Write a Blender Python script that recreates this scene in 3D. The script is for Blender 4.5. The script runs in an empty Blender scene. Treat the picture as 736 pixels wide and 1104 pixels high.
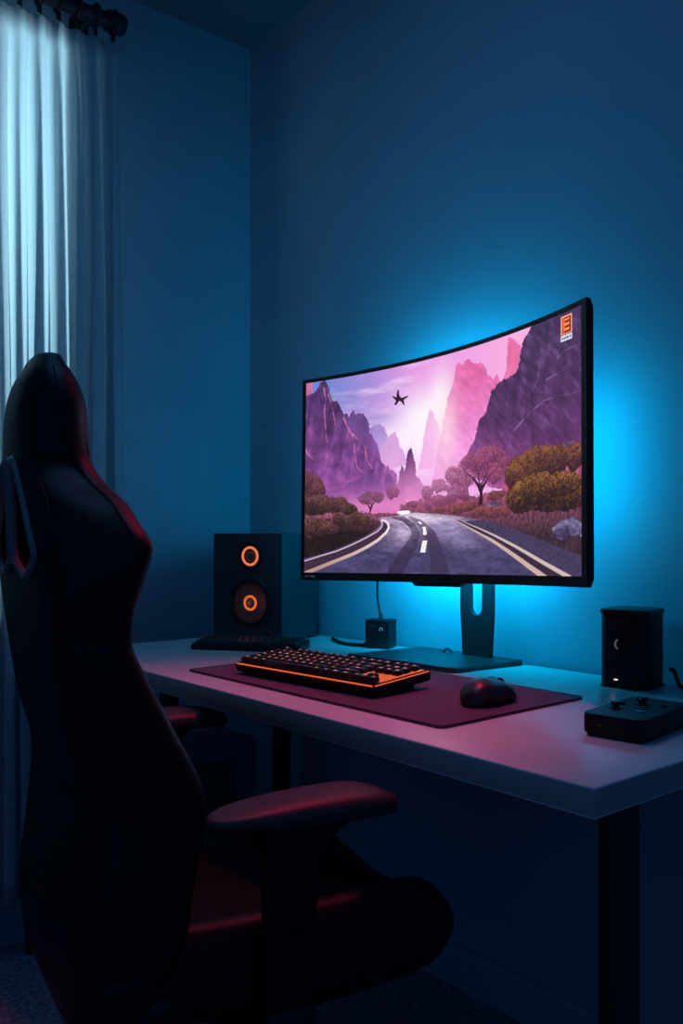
import bpy, bmesh, math, random
import numpy as np
from mathutils import Vector, Matrix, Euler

random.seed(7)
PI = math.pi
scene = bpy.context.scene
COL = scene.collection

# ------------------------------------------------------------------ materials
def lin(c):
    return tuple(((x / 12.92) if x <= 0.04045 else ((x + 0.055) / 1.055) ** 2.4) for x in c)

def rgb(r, g, b):
    return lin((r / 255.0, g / 255.0, b / 255.0))

def mat(name, color, rough=0.5, metal=0.0, bump=0.0, bscale=200.0, emit=None, estr=0.0, vary=0.0, vscale=8.0,
        spec=0.5, coat=0.0, stretch=None, detail=4.0):
    m = bpy.data.materials.new(name)
    m.use_nodes = True
    nt = m.node_tree
    b = nt.nodes['Principled BSDF']
    b.inputs['Base Color'].default_value = (*color, 1)
    b.inputs['Roughness'].default_value = rough
    b.inputs['Metallic'].default_value = metal
    b.inputs['Specular IOR Level'].default_value = spec
    b.inputs['Coat Weight'].default_value = coat
    tc = nt.nodes.new('ShaderNodeTexCoord')
    src = tc.outputs['Object']
    if stretch:
        mp = nt.nodes.new('ShaderNodeMapping')
        mp.inputs['Scale'].default_value = stretch
        nt.links.new(src, mp.inputs['Vector'])
        src = mp.outputs['Vector']
    if vary > 0:
        n = nt.nodes.new('ShaderNodeTexNoise')
        n.inputs['Scale'].default_value = vscale
        n.inputs['Detail'].default_value = detail
        nt.links.new(src, n.inputs['Vector'])
        cr = nt.nodes.new('ShaderNodeValToRGB')
        cr.color_ramp.elements[0].color = (*[max(0, x * (1 - vary)) for x in color], 1)
        cr.color_ramp.elements[1].color = (*[min(1, x * (1 + vary)) for x in color], 1)
        cr.color_ramp.elements[0].position = 0.3
        cr.color_ramp.elements[1].position = 0.7
        nt.links.new(n.outputs['Fac'], cr.inputs['Fac'])
        nt.links.new(cr.outputs['Color'], b.inputs['Base Color'])
    if bump > 0:
        n2 = nt.nodes.new('ShaderNodeTexNoise')
        n2.inputs['Scale'].default_value = bscale
        n2.inputs['Detail'].default_value = 3
        nt.links.new(src, n2.inputs['Vector'])
        bp = nt.nodes.new('ShaderNodeBump')
        bp.inputs['Strength'].default_value = bump
        bp.inputs['Distance'].default_value = 0.002
        nt.links.new(n2.outputs['Fac'], bp.inputs['Height'])
        nt.links.new(bp.outputs['Normal'], b.inputs['Normal'])
    if emit:
        b.inputs['Emission Color'].default_value = (*emit, 1)
        b.inputs['Emission Strength'].default_value = estr
    return m

WALL = mat('blue_wall_paint', (0.22, 0.34, 0.42), 0.75, bump=0.12, bscale=160, vary=0.04, vscale=3, spec=0.3)
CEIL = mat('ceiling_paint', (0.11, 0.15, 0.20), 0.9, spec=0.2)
BASEB = mat('baseboard_paint', (0.24, 0.34, 0.44), 0.5)
CARPET = mat('dark_carpet', (0.28, 0.235, 0.29), 0.95, bump=0.9, bscale=260, vary=0.5, vscale=90, spec=0.1)
WHITE_TOP = mat('white_laminate', (0.74, 0.74, 0.75), 0.23, spec=0.9, bump=0.02, bscale=500, vary=0.015, vscale=40)
TOP_SIDE = mat('grey_top_side', (0.33, 0.31, 0.31), 0.55, bump=0.02, bscale=500)
BLACK_METAL = mat('black_powder_coat', (0.012, 0.012, 0.014), 0.5, bump=0.05, bscale=800)
BLACK_PLASTIC = mat('black_plastic', (0.008, 0.007, 0.009), 0.45, bump=0.04, bscale=900, spec=0.25)
SATIN_PLASTIC = mat('satin_black_plastic', (0.014, 0.010, 0.012), 0.40, spec=0.4)
GLOSS_BLACK = mat('gloss_black', (0.008, 0.008, 0.009), 0.12, coat=0.3)
STAND_METAL = mat('dark_stand_metal', (0.018, 0.02, 0.024), 0.38, metal=0.0, bump=0.03, bscale=900)
LEATHER = mat('black_leatherette', (0.006, 0.005, 0.006), 0.50, bump=0.2, bscale=420, vary=0.15, vscale=30, spec=0.27)
LEATHER_B = mat('black_leatherette_panel', (0.030, 0.032, 0.035), 0.5, bump=0.22, bscale=420)
STITCH = mat('stitching_thread', (0.016, 0.012, 0.015), 0.8, spec=0.2)
TRIM_GREY = mat('grey_slot_trim', (0.16, 0.17, 0.18), 0.4)
CABINET = mat('charcoal_vinyl', (0.040, 0.036, 0.044), 0.6, bump=0.06, bscale=700, spec=0.25)
CONE = mat('speaker_cone', (0.07, 0.05, 0.045), 0.5, bump=0.1, bscale=300)
RUBBER = mat('black_rubber', (0.010, 0.010, 0.010), 0.7)
GLOW = mat('orange_ring_light', (0.02, 0.01, 0.005), 0.5, emit=(0.85, 0.19, 0.075), estr=1.0)
GLOW_W = mat('warm_ring_light', (0.02, 0.01, 0.005), 0.5, emit=(0.8, 0.15, 0.04), estr=0.9)
KEY_GLOW = mat('orange_key_light', (0.02, 0.01, 0.005), 0.5, emit=(1.0, 0.15, 0.05), estr=0.7)
KEY_BAR = mat('orange_light_bar', (0.02, 0.01, 0.005), 0.5, emit=(1.0, 0.13, 0.03), estr=0.95)
LEGEND = mat('lit_key_legend', (0.02, 0.01, 0.005), 0.5, emit=(1.0, 0.30, 0.20), estr=1.1)
KEYCAP = mat('black_keycap', (0.016, 0.013, 0.014), 0.4)
KEYCAP_D = mat('dark_keycap', (0.014, 0.014, 0.018), 0.45)
PAD = mat('dark_cloth_pad', (0.14, 0.080, 0.14), 0.85, bump=0.35, bscale=900, vary=0.12, vscale=150, spec=0.2)
STRIP = mat('cyan_led_strip', (0.1, 0.1, 0.1), 0.5, emit=(0.0, 0.6, 1.0), estr=3.0)
LED_WHITE = mat('white_led', (0.1, 0.1, 0.1), 0.5, emit=(1.0, 0.75, 0.6), estr=0.9)
PRINT = mat('pale_print_glow', (0.30, 0.32, 0.36), 0.5, emit=(0.5, 0.55, 0.65), estr=0.12)  # print with a faint glow put into its colour, not a light source
PRINT_DIM = mat('dim_print', (0.16, 0.10, 0.10), 0.6)
CHROME = mat('polished_metal', (0.55, 0.55, 0.58), 0.22, metal=1.0)
MESH_GREY = mat('perforated_panel', (0.04, 0.034, 0.045), 0.6)
CASE = mat('computer_case_paint', (0.22, 0.15, 0.23), 0.5, bump=0.04, bscale=700)
MOUSE = mat('mouse_soft_plastic', (0.020, 0.012, 0.014), 0.36, spec=0.65)
GRILLE = mat('speaker_grille', (0.06, 0.020, 0.028), 0.8, bump=0.5, bscale=700, spec=0.15)
FRAMEW = mat('window_frame_paint', (0.5, 0.52, 0.55), 0.5)
ROD = mat('dark_curtain_rod', (0.014, 0.010, 0.012), 0.45)

def curtain_mat():
    m = bpy.data.materials.new('sheer_curtain_cloth')
    m.use_nodes = True
    nt = m.node_tree
    b = nt.nodes['Principled BSDF']
    out = nt.nodes['Material Output']
    b.inputs['Base Color'].default_value = (0.55, 0.62, 0.66, 1)
    b.inputs['Roughness'].default_value = 0.9
    tr = nt.nodes.new('ShaderNodeBsdfTranslucent')
    tr.inputs['Color'].default_value = (0.62, 0.72, 0.76, 1)
    mx = nt.nodes.new('ShaderNodeMixShader')
    mx.inputs['Fac'].default_value = 0.6
    nt.links.new(b.outputs[0], mx.inputs[1])
    nt.links.new(tr.outputs[0], mx.inputs[2])
    tc = nt.nodes.new('ShaderNodeTexCoord')
    mp = nt.nodes.new('ShaderNodeMapping')
    mp.inputs['Scale'].default_value = (900, 900, 900)
    nt.links.new(tc.outputs['Object'], mp.inputs['Vector'])
    n = nt.nodes.new('ShaderNodeTexNoise')
    n.inputs['Scale'].default_value = 1.0
    nt.links.new(mp.outputs[0], n.inputs['Vector'])
    bp = nt.nodes.new('ShaderNodeBump')
    bp.inputs['Strength'].default_value = 0.2
    bp.inputs['Distance'].default_value = 0.001
    nt.links.new(n.outputs['Fac'], bp.inputs['Height'])
    nt.links.new(bp.outputs['Normal'], b.inputs['Normal'])
    nt.links.new(mx.outputs[0], out.inputs['Surface'])
    return m
CURTAIN = curtain_mat()

def glass_mat():
    m = bpy.data.materials.new('window_glass')
    m.use_nodes = True
    nt = m.node_tree
    out = nt.nodes['Material Output']
    t = nt.nodes.new('ShaderNodeBsdfTransparent')
    t.inputs['Color'].default_value = (0.92, 0.97, 0.98, 1)
    g = nt.nodes.new('ShaderNodeBsdfGlossy')
    g.inputs['Roughness'].default_value = 0.02
    f = nt.nodes.new('ShaderNodeFresnel')
    f.inputs['IOR'].default_value = 1.45
    mx = nt.nodes.new('ShaderNodeMixShader')
    nt.links.new(f.outputs[0], mx.inputs['Fac'])
    nt.links.new(t.outputs[0], mx.inputs[1])
    nt.links.new(g.outputs[0], mx.inputs[2])
    nt.links.new(mx.outputs[0], out.inputs['Surface'])
    return m
GLASS = glass_mat()

def screen_mat():
    m = bpy.data.materials.new('lit_display')
    m.use_nodes = True
    nt = m.node_tree
    b = nt.nodes['Principled BSDF']
    b.inputs['Base Color'].default_value = (0.005, 0.005, 0.006, 1)
    b.inputs['Roughness'].default_value = 0.35
    b.inputs['Specular IOR Level'].default_value = 0.25
    a = nt.nodes.new('ShaderNodeAttribute')
    a.attribute_name = 'picture'
    nt.links.new(a.outputs['Color'], b.inputs['Emission Color'])
    b.inputs['Emission Strength'].default_value = 1.0
    return m
SCREEN = screen_mat()

# ------------------------------------------------------------------ mesh helpers
def link(name, me, parent=None, loc=(0, 0, 0), rot=(0, 0, 0)):
    o = bpy.data.objects.new(name, me)
    COL.objects.link(o)
    o.location = loc
    o.rotation_euler = rot
    if parent is not None:
        o.parent = parent
    return o

def fin(name, bm, mats, parent=None, loc=(0, 0, 0), rot=(0, 0, 0), smooth=35):
    bmesh.ops.recalc_face_normals(bm, faces=bm.faces)
    me = bpy.data.meshes.new(name)
    bm.to_mesh(me)
    bm.free()
    for m in (mats if isinstance(mats, (list, tuple)) else [mats]):
        me.materials.append(m)
    if smooth:
        for p in me.polygons:
            p.use_smooth = True
        me.set_sharp_from_angle(angle=math.radians(smooth))
    return link(name, me, parent, loc, rot)

def thing(name, label, cat, loc=(0, 0, 0), rz=0.0, group=None):
    o = bpy.data.objects.new(name, None)
    COL.objects.link(o)
    o.empty_display_size = 0.05
    o.location = loc
    o.rotation_euler = (0, 0, rz)
    tag(o, label, cat, group)
    return o

def tag(o, label, cat, group=None):
    o['label'] = label
    o['category'] = cat
    if group:
        o['group'] = group

def struct(o, label, cat):
    o['kind'] = 'structure'
    o['label'] = label
    o['category'] = cat
    return o

def box(bm, size, c=(0, 0, 0), r=0.0, seg=2, M=None, mi=0):
    t = bmesh.new()
    bmesh.ops.create_cube(t, size=1.0)
    bmesh.ops.scale(t, vec=size, verts=t.verts)
    if r > 0:
        bmesh.ops.bevel(t, geom=list(t.edges), offset=min(r, min(size) * 0.49), segments=seg, profile=0.5, affect='EDGES')
    bmesh.ops.translate(t, vec=c, verts=t.verts)
    merge(bm, t, M, mi)

def merge(bm, t, M=None, mi=0):
    if M is not None:
        bmesh.ops.transform(t, matrix=M, verts=t.verts)
    for f in t.faces:
        f.material_index = mi
    me = bpy.data.meshes.new('tmp')
    t.to_mesh(me)
    t.free()
    bm.from_mesh(me)
    bpy.data.meshes.remove(me)

def lathe(bm, prof, n=48, M=None, mi=0, caps=True):
    """profile of (radius, height) spun about z"""
    t = bmesh.new()
    rings = []
    for r, z in prof:
        if r < 1e-6:
            rings.append([t.verts.new((0, 0, z))])
        else:
            rings.append([t.verts.new((r * math.cos(2 * PI * i / n), r * math.sin(2 * PI * i / n), z)) for i in range(n)])
    for a, b in zip(rings, rings[1:]):
        for i in range(n):
            j = (i + 1) % n
            if len(a) == 1 and len(b) == 1:
                continue
            if len(a) == 1:
                t.faces.new((a[0], b[i], b[j]))
            elif len(b) == 1:
                t.faces.new((a[i], a[j], b[0]))
            else:
                t.faces.new((a[i], a[j], b[j], b[i]))
    if caps:
        if len(rings[0]) > 1:
            t.faces.new(rings[0][::-1])
        if len(rings[-1]) > 1:
            t.faces.new(rings[-1])
    merge(bm, t, M, mi)

def catmull(pts, per=8, closed=False):
    P = [Vector(p) for p in pts]
    n = len(P)
    out = []
    rng = n if closed else n - 1
    for i in range(rng):
        p0 = P[(i - 1) % n] if closed or i > 0 else P[0] * 2 - P[1]
        p1 = P[i]
        p2 = P[(i + 1) % n]
        p3 = P[(i + 2) % n] if closed or i + 2 < n else P[-1] * 2 - P[-2]
        for k in range(per):
            t = k / per
            out.append(0.5 * ((2 * p1) + (p2 - p0) * t + (2 * p0 - 5 * p1 + 4 * p2 - p3) * t * t + (3 * p1 - p0 - 3 * p2 + p3) * t ** 3))
    if not closed:
        out.append(P[-1].copy())
    return out

def tube(bm, pts, r, n=10, closed=False, mi=0, M=None, caps=True):
    t = bmesh.new()
    P = [Vector(p) for p in pts]
    m = len(P)
    rings = []
    prev = None
    for i in range(m):
        if closed:
            d = P[(i + 1) % m] - P[(i - 1) % m]
        else:
            d = P[min(i + 1, m - 1)] - P[max(i - 1, 0)]
        d.normalize()
        if prev is None:
            a = Vector((0, 0, 1)) if abs(d.z) < 0.9 else Vector((1, 0, 0))
            s = d.cross(a).normalized()
        else:
            s = (prev - d * prev.dot(d)).normalized()
        prev = s
        u = d.cross(s)
        rr = r[i] if isinstance(r, (list, tuple)) else r
        rings.append([t.verts.new(P[i] + (s * math.cos(2 * PI * k / n) + u * math.sin(2 * PI * k / n)) * rr) for k in range(n)])
    for i in range(m if closed else m - 1):
        a, b = rings[i], rings[(i + 1) % m]
        for k in range(n):
            l = (k + 1) % n
            t.faces.new((a[k], a[l], b[l], b[k]))
    if not closed and caps:
        t.faces.new(rings[0][::-1])
        t.faces.new(rings[-1])
    merge(bm, t, M, mi)

def prism(bm, pts, z0, z1, r=0.0, seg=2, M=None, mi=0):
    t = bmesh.new()
    lo = [t.verts.new((x, y, z0)) for x, y in pts]
    hi = [t.verts.new((x, y, z1)) for x, y in pts]
    n = len(pts)
    t.faces.new(lo[::-1])
    t.faces.new(hi)
    for i in range(n):
        j = (i + 1) % n
        t.faces.new((lo[i], lo[j], hi[j], hi[i]))
    if r > 0:
        e = [x for x in t.edges if abs(x.verts[0].co.z - x.verts[1].co.z) < 1e-7]
        bmesh.ops.bevel(t, geom=e, offset=r, segments=seg, profile=0.5, affect='EDGES')
    merge(bm, t, M, mi)

def rrect(w, h, r, n=6, cx=0, cy=0):
    out = []
    for sx, sy, a0 in ((1, 1, 0), (-1, 1, 90), (-1, -1, 180), (1, -1, 270)):
        for k in range(n + 1):
            a = math.radians(a0 + 90 * k / n)
            out.append((cx + sx * (w / 2 - r) + r * math.cos(a), cy + sy * (h / 2 - r) + r * math.sin(a)))
    return out

def loft(bm, rings, cap0=True, cap1=True, mi=0, M=None):
    t = bmesh.new()
    R = [[t.verts.new(p) for p in ring] for ring in rings]
    n = len(R[0])
    for a, b in zip(R, R[1:]):
        for i in range(n):
            j = (i + 1) % n
            t.faces.new((a[i], a[j], b[j], b[i]))
    if cap0:
        t.faces.new(R[0][::-1])
    if cap1:
        t.faces.new(R[-1])
    merge(bm, t, M, mi)

def text_bm(s, size, depth=0.0003):
    """lettering as a flat mesh, centred on the origin, in the xy plane"""
    cu = bpy.data.curves.new('lettering', 'FONT')
    cu.body = s
    cu.size = size
    cu.align_x = 'CENTER'
    cu.align_y = 'CENTER'
    cu.extrude = depth
    cu.resolution_u = 2
    o = bpy.data.objects.new('lettering', cu)
    me = bpy.data.meshes.new_from_object(o)
    t = bmesh.new()
    t.from_mesh(me)
    bpy.data.meshes.remove(me)
    bpy.data.objects.remove(o)
    bpy.data.curves.remove(cu)
    return t

RX = lambda a: Matrix.Rotation(math.radians(a), 4, 'X')
RY = lambda a: Matrix.Rotation(math.radians(a), 4, 'Y')
RZ = lambda a: Matrix.Rotation(math.radians(a), 4, 'Z')
T = lambda x, y, z: Matrix.Translation((x, y, z))

# light levels
LED = 1.0
WINP = 54.0
REDP = 22.0
REDL = (-1.08, 1.06, 1.85)
REDT = (-1.12, 0.78, 0.80)
AMB = 0.34
FILLP = 3.4

# ------------------------------------------------------------------ the room
WY = 1.465          # wall behind the desk
WX = -2.21          # window wall
CZ = 2.48
WIN = (0.40, 0.86, 0.85, 2.24)     # y0, y1, z0, z1 of the window opening
bm = bmesh.new(); box(bm, (4.2, 4.0, 0.06), (-0.2, -0.5, -0.03))
struct(fin('floor', bm, CARPET, smooth=0), 'dark short-pile carpet floor under the desk and chair', 'floor')
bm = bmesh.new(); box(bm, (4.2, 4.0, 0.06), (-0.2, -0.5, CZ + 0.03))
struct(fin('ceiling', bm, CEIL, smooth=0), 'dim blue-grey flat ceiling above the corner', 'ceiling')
bm = bmesh.new(); box(bm, (4.2, 0.1, CZ), (-0.2, WY + 0.05, CZ / 2))
struct(fin('wall_back', bm, WALL, smooth=0), 'blue painted wall lit cyan behind the curved monitor', 'wall')
bm = bmesh.new()
y0, y1, z0, z1 = WIN
ya, yb = -2.5, WY
box(bm, (0.12, y0 - ya, CZ), (WX - 0.06, (y0 + ya) / 2, CZ / 2))
box(bm, (0.12, yb - y1, CZ), (WX - 0.06, (y1 + yb) / 2, CZ / 2))
box(bm, (0.12, y1 - y0, z0), (WX - 0.06, (y1 + y0) / 2, z0 / 2))
box(bm, (0.12, y1 - y0, CZ - z1), (WX - 0.06, (y1 + y0) / 2, (CZ + z1) / 2))
struct(fin('wall_left', bm, WALL, smooth=0), 'dark blue wall with the curtained window', 'wall')

def baseboard(name, length, M, label):
    bm = bmesh.new()
    prof = [(0, 0), (0.014, 0), (0.014, 0.078), (0.011, 0.088), (0.006, 0.092), (0, 0.092)]
    loft(bm, [[(-length / 2, -a, b) for a, b in prof], [(length / 2, -a, b) for a, b in prof]], M=M)
    struct(fin(name, bm, BASEB, smooth=0), label, 'baseboard')
baseboard('baseboard_back', 4.1, T(-0.15, WY, 0), 'blue-lit baseboard along the wall behind the desk')
baseboard('baseboard_left', 3.9, T(WX, -0.5, 0) @ RZ(90), 'dark baseboard along the window wall')

# window: a frame with one pane per sash, half hidden by the curtain
win = thing('window_1', 'pale framed window glowing behind the sheer curtain', 'window', (WX - 0.06, (y0 + y1) / 2, z0))
win['kind'] = 'structure'
wy, wz = y1 - y0, z1 - z0
bm = bmesh.new()
for s in (-1, 1):
    box(bm, (0.06, 0.05, wz), (0, s * (wy / 2 - 0.025), wz / 2), 0.004)
for z in (0.025, wz - 0.025):
    box(bm, (0.06, wy, 0.05), (0, 0, z), 0.004)
box(bm, (0.05, 0.045, wz - 0.08), (0, 0, wz / 2), 0.004)
fin('window_frame', bm, FRAMEW, win)
for s in (-1, 1):
    bm = bmesh.new(); box(bm, (0.006, wy / 2 - 0.07, wz - 0.09), (0, s * (wy / 4), wz / 2))
    fin('window_pane', bm, GLASS, win, smooth=0)
bm = bmesh.new(); box(bm, (0.09, wy, 0.02), (0.075, 0, -0.008), 0.004)
fin('window_sill', bm, FRAMEW, win)

# curtain rod with its finial, brackets and rings
RODX, RODZ = -2.10, 2.330
rod = thing('curtain_rod', 'dark round curtain rod high on the window wall', 'curtain rod', (RODX, 0.0, RODZ))
bm = bmesh.new()
lathe(bm, [(0.019, -1.2), (0.019, 0.955)], 24, RX(-90))
fin('rod', bm, ROD, rod)
bm = bmesh.new()
lathe(bm, [(0.019, 0.955), (0.026, 0.957), (0.026, 0.962), (0.024, 0.968), (0.027, 0.976), (0.027, 0.996), (0.022, 1.004), (0, 1.006)], 28, RX(-90))
fin('finial', bm, ROD, rod)
for by in (0.985 - 0.06, -0.9):
    bm = bmesh.new()
    box(bm, (0.012, 0.05, 0.07), (-0.104, by, 0), 0.003)
    tube(bm, [(-0.10, by, 0), (-0.02, by, 0)], 0.008, 12)
    lathe(bm, [(0.0235, -0.008), (0.0235, 0.008)], 24, T(0, by, 0) @ RX(90))
    fin('bracket', bm, ROD, rod)
curt = thing('curtain', 'sheer pale curtain glowing with window light, hung from dark rings', 'curtain', (RODX, 0.0, 0.0))
PER = 0.0465
bm = bmesh.new()
YA, YB = -0.62, 0.985
NY, NZ = 620, 40
grid = []
zs = [0.15 + (2.275 - 0.15) * (j / NZ) for j in range(NZ + 1)]
rr = random.Random(3)
ph = [rr.uniform(-0.5, 0.5) for _ in range(60)]
am = [rr.uniform(0.35, 1.35) for _ in range(60)]
def interp(a, x):
    i = int(math.floor(x)); f = x - i
    f = f * f * (3 - 2 * f)
    return a[i % 60] * (1 - f) + a[(i + 1) % 60] * f
for j, z in enumerate(zs):
    row = []
    k = (2.285 - z) / 2.135
    for i in range(NY + 1):
        y = YA + (YB - YA) * i / NY
        q = (YB - y) / PER
        wob = 0.35 * math.sin(q * 0.9 + 2.2 * k) * min(1, k * 2)
        A = 0.013 + 0.017 * min(1, 1.8 * k)
        A *= interp(am, q * 0.7)
        x = A * math.sin(2 * PI * (q + wob * 0.35) + interp(ph, q * 0.5) * min(1, 2 * k) * 2.4) + 0.010 * interp(ph, q * 0.23 + 9) * k
        pinch = max(0, 1 - k * 14)
        x *= 1 - 0.55 * pinch
        yy = y + 0.008 * math.sin(2 * PI * q * 0.31 + 3 * k) * k + 0.0125 * interp(am, q * 0.7 + 20) * min(1, 2.5 * k) * math.sin(4 * PI * (q + wob * 0.35) + 0.6)
        row.append(bm.verts.new((x, yy, z)))
    grid.append(row)
for a, b in zip(grid, grid[1:]):
    for i in range(NY):
        bm.faces.new((a[i], a[i + 1], b[i + 1], b[i]))
cl = fin('cloth', bm, CURTAIN, curt, smooth=180)
sol = cl.modifiers.new('cloth_thickness', 'SOLIDIFY'); sol.thickness = 0.0012
ring_src = None
for i in range(15):
    y = YB - 0.012 - i * 0.0475 * (1 if i < 9 else 1.0)
    if ring_src is None:
        bm = bmesh.new()
        tube(bm, [(0.0265 * math.cos(a), 0, 0.0265 * math.sin(a)) for a in [2 * PI * k / 24 for k in range(24)]], 0.0042, 8, closed=True)
        box(bm, (0.008, 0.011, 0.026), (0, 0, - 0.037), 0.002)
        ring_src = fin('curtain_ring', bm, ROD, rod, (0, y, 0))
    else:
        c = ring_src.copy(); COL.objects.link(c); c.parent = rod; c.location = (0, y, 0)

# ------------------------------------------------------------------ the desk
DZ = 0.75
DX0, DX1, DY0, DY1 = -1.995, -0.549, 0.803, 1.452
desk = thing('desk', 'white-topped desk with black metal legs against the blue wall', 'desk', ((DX0 + DX1) / 2, (DY0 + DY1) / 2, 0))
cxd, cyd = (DX0 + DX1) / 2, (DY0 + DY1) / 2
bm = bmesh.new(); box(bm, (DX1 - DX0, DY1 - DY0, 0.035), (0, 0, DZ - 0.0175), 0.0025, 2)
tt = fin('tabletop', bm, [WHITE_TOP, TOP_SIDE], desk)
for f in tt.data.polygons:
    if abs(f.normal.z) < 0.3:
        f.material_index = 1  # sides of the tabletop take a darker grey than its top
for x, y in ((-1.945, 1.05), (-1.95, 1.395), (-0.5985, 0.925), (-0.5985, 1.395)):
    bm = bmesh.new(); box(bm, (0.036, 0.036, DZ - 0.035 - 0.012), (x - cxd, y - cyd, 0.012 + (DZ - 0.047) / 2), 0.003)
    lg = fin('leg', bm, BLACK_METAL, desk)
    bm = bmesh.new(); lathe(bm, [(0.0, 0), (0.017, 0), (0.017, 0.008), (0.010, 0.012), (0, 0.012)], 20, T(x - cxd, y - cyd, 0))
    fin('foot', bm, RUBBER, lg)
bm = bmesh.new(); box(bm, (1.30, 0.03, 0.03), (0, 1.395 - cyd, DZ - 0.051), 0.003)
fin('crossbar', bm, BLACK_METAL, desk)

# ------------------------------------------------------------------ mouse pad, keyboards, mouse
pad = thing('mouse_pad', 'large dark purple cloth mouse pad on the white desk', 'mouse pad', (-1.19, 1.043, DZ), math.radians(1.2))
bm = bmesh.new(); prism(bm, rrect(0.68, 0.345, 0.012), 0.0, 0.0035, 0.0008, 1)
fin('cloth_sheet', bm, PAD, pad)
bm = bmesh.new()
tube(bm, [(x, y, 0.0032) for x, y in rrect(0.68 - 0.002, 0.345 - 0.002, 0.012)], 0.0012, 6, closed=True)
fin('stitched_edge', bm, STITCH, pad)
PADZ = DZ + 0.0035

def keycap_bm(w, d=0.0155, h=0.0075, legend=None, dish=True):
    bm = bmesh.new()
    b, t = 0.0, 0.0022
    W, D = w / 2, d / 2
    rings = []
    for ins, z in ((0, 0), (0.0004, h * 0.5), (t * 0.8, h * 0.93), (t * 1.25, h)):
        rings.append([(x, y, z) for x, y in rrect(w - 2 * ins, d - 2 * ins, 0.0015, 2)])
    loft(bm, rings)
    if legend:
        tt = text_bm(legend, 0.0072 if len(legend) == 1 else 0.0042, 0.0001)
        merge(bm, tt, T(-0.0 if len(legend) == 1 else 0, 0.0014, h + 0.00012), 1)
    return bm

ROWS = [
    (5.25, [('Esc', 1), (None, 1), ('F1', 1), ('F2', 1), ('F3', 1), ('F4', 1), (None, .5), ('F5', 1), ('F6', 1), ('F7', 1), ('F8', 1), (None, .5), ('F9', 1), ('F10', 1), ('F11', 1), ('F12', 1), (None, .25), ('Prt', 1), ('Scr', 1), ('Pse', 1)]),
    (4, [(c, 1) for c in '`1234567890-='] + [('Back', 2), (None, .25), ('Ins', 1), ('Hom', 1), ('PgU', 1)]),
    (3, [('Tab', 1.5)] + [(c, 1) for c in 'QWERTYUIOP[]'] + [('\\', 1.5), (None, .25), ('Del', 1), ('End', 1), ('PgD', 1)]),
    (2, [('Caps', 1.75)] + [(c, 1) for c in "ASDFGHJKL;'"] + [('Enter', 2.25)]),
    (1, [('Shift', 2.25)] + [(c, 1) for c in 'ZXCVBNM,./'] + [('Shift', 2.75), (None, 1.25), ('^', 1)]),
    (0, [('Ctrl', 1.25), ('Win', 1.25), ('Alt', 1.25), ('_', 6.25), ('Alt', 1.25), ('Fn', 1.25), ('Menu', 1.25), ('Ctrl', 1.25), (None, .25), ('<', 1), ('v', 1), ('>', 1)]),
]
kb = thing('gaming_keyboard', 'black mechanical keyboard glowing orange between its keys on the mouse pad', 'keyboard', (-1.243, 0.995, PADZ), math.radians(5.0))
KW, KD = 0.362, 0.142
tilt = 4.0
KM = T(0, -KD / 2, 0.004) @ RX(tilt) @ T(0, KD / 2, 0)
bm = bmesh.new()
prof = [(-KD / 2, 0.004), (-KD / 2 + 0.004, 0.001), (KD / 2 - 0.004, 0.001), (KD / 2, 0.004), (KD / 2, 0.016), (KD / 2 - 0.003, 0.0185), (-KD / 2 + 0.003, 0.0185), (-KD / 2 - 0.002, 0.0145)]
loft(bm, [[(x, a, b) for a, b in prof] for x in (-KW / 2, -KW / 2 + 0.003, KW / 2 - 0.003, KW / 2)], M=KM)
fin('case', bm, BLACK_PLASTIC, kb)
bm = bmesh.new()
box(bm, (KW - 0.014, KD - 0.034, 0.001), (0, 0.0080, 0.0190), M=KM)
fin('lit_key_plate', bm, KEY_GLOW, kb, smooth=0)
bm = bmesh.new()
tube(bm, [(-KW / 2 + 0.004, -KD / 2 - 0.0012, 0.0172), (KW / 2 - 0.003, -KD / 2 - 0.0012, 0.0172)], 0.0011, 8, M=KM)
tube(bm, [(KW / 2 - 0.0005, -KD / 2 + 0.002, 0.0170), (KW / 2 - 0.0005, KD / 2 - 0.004, 0.0170)], 0.0011, 8, M=KM)
fin('light_bar', bm, KEY_BAR, kb)
for s in (-1, 1):
    bm = bmesh.new()
    prism(bm, rrect(0.03, 0.012, 0.003), 0, 0.0105, 0.001, 1, M=T(s * (KW / 2 - 0.04), KD / 2 - 0.02, 0.0))
    fin('flip_foot', bm, RUBBER, kb)
U = 0.0193
tot = 18.25 * U
for ry, row in ROWS:
    x = -tot / 2
    for lab, w in row:
        if lab is not None:
            wm = w * U - 0.0034
            bmk = keycap_bm(wm, 0.0158, 0.0078, lab)
            o = fin('keycap', bmk, [KEYCAP, LEGEND], kb)
            M_ = KM @ T(x + w * U / 2, -KD / 2 + 0.0140 + ry * U * 1.02, 0.0212) @ RX(-1.0 + ry * 1.2)
            o.matrix_local = M_
        x += w * U
    # the two lower rows leave the block over the arrows open, as on a compact board
bm = bmesh.new()
box(bm, (0.012, 0.012, 0.003), (0, 0, 0), 0.001)
fin('cable_plug', bm, RUBBER, kb, (0.02, KD / 2 + 0.003, 0.016))

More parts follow.
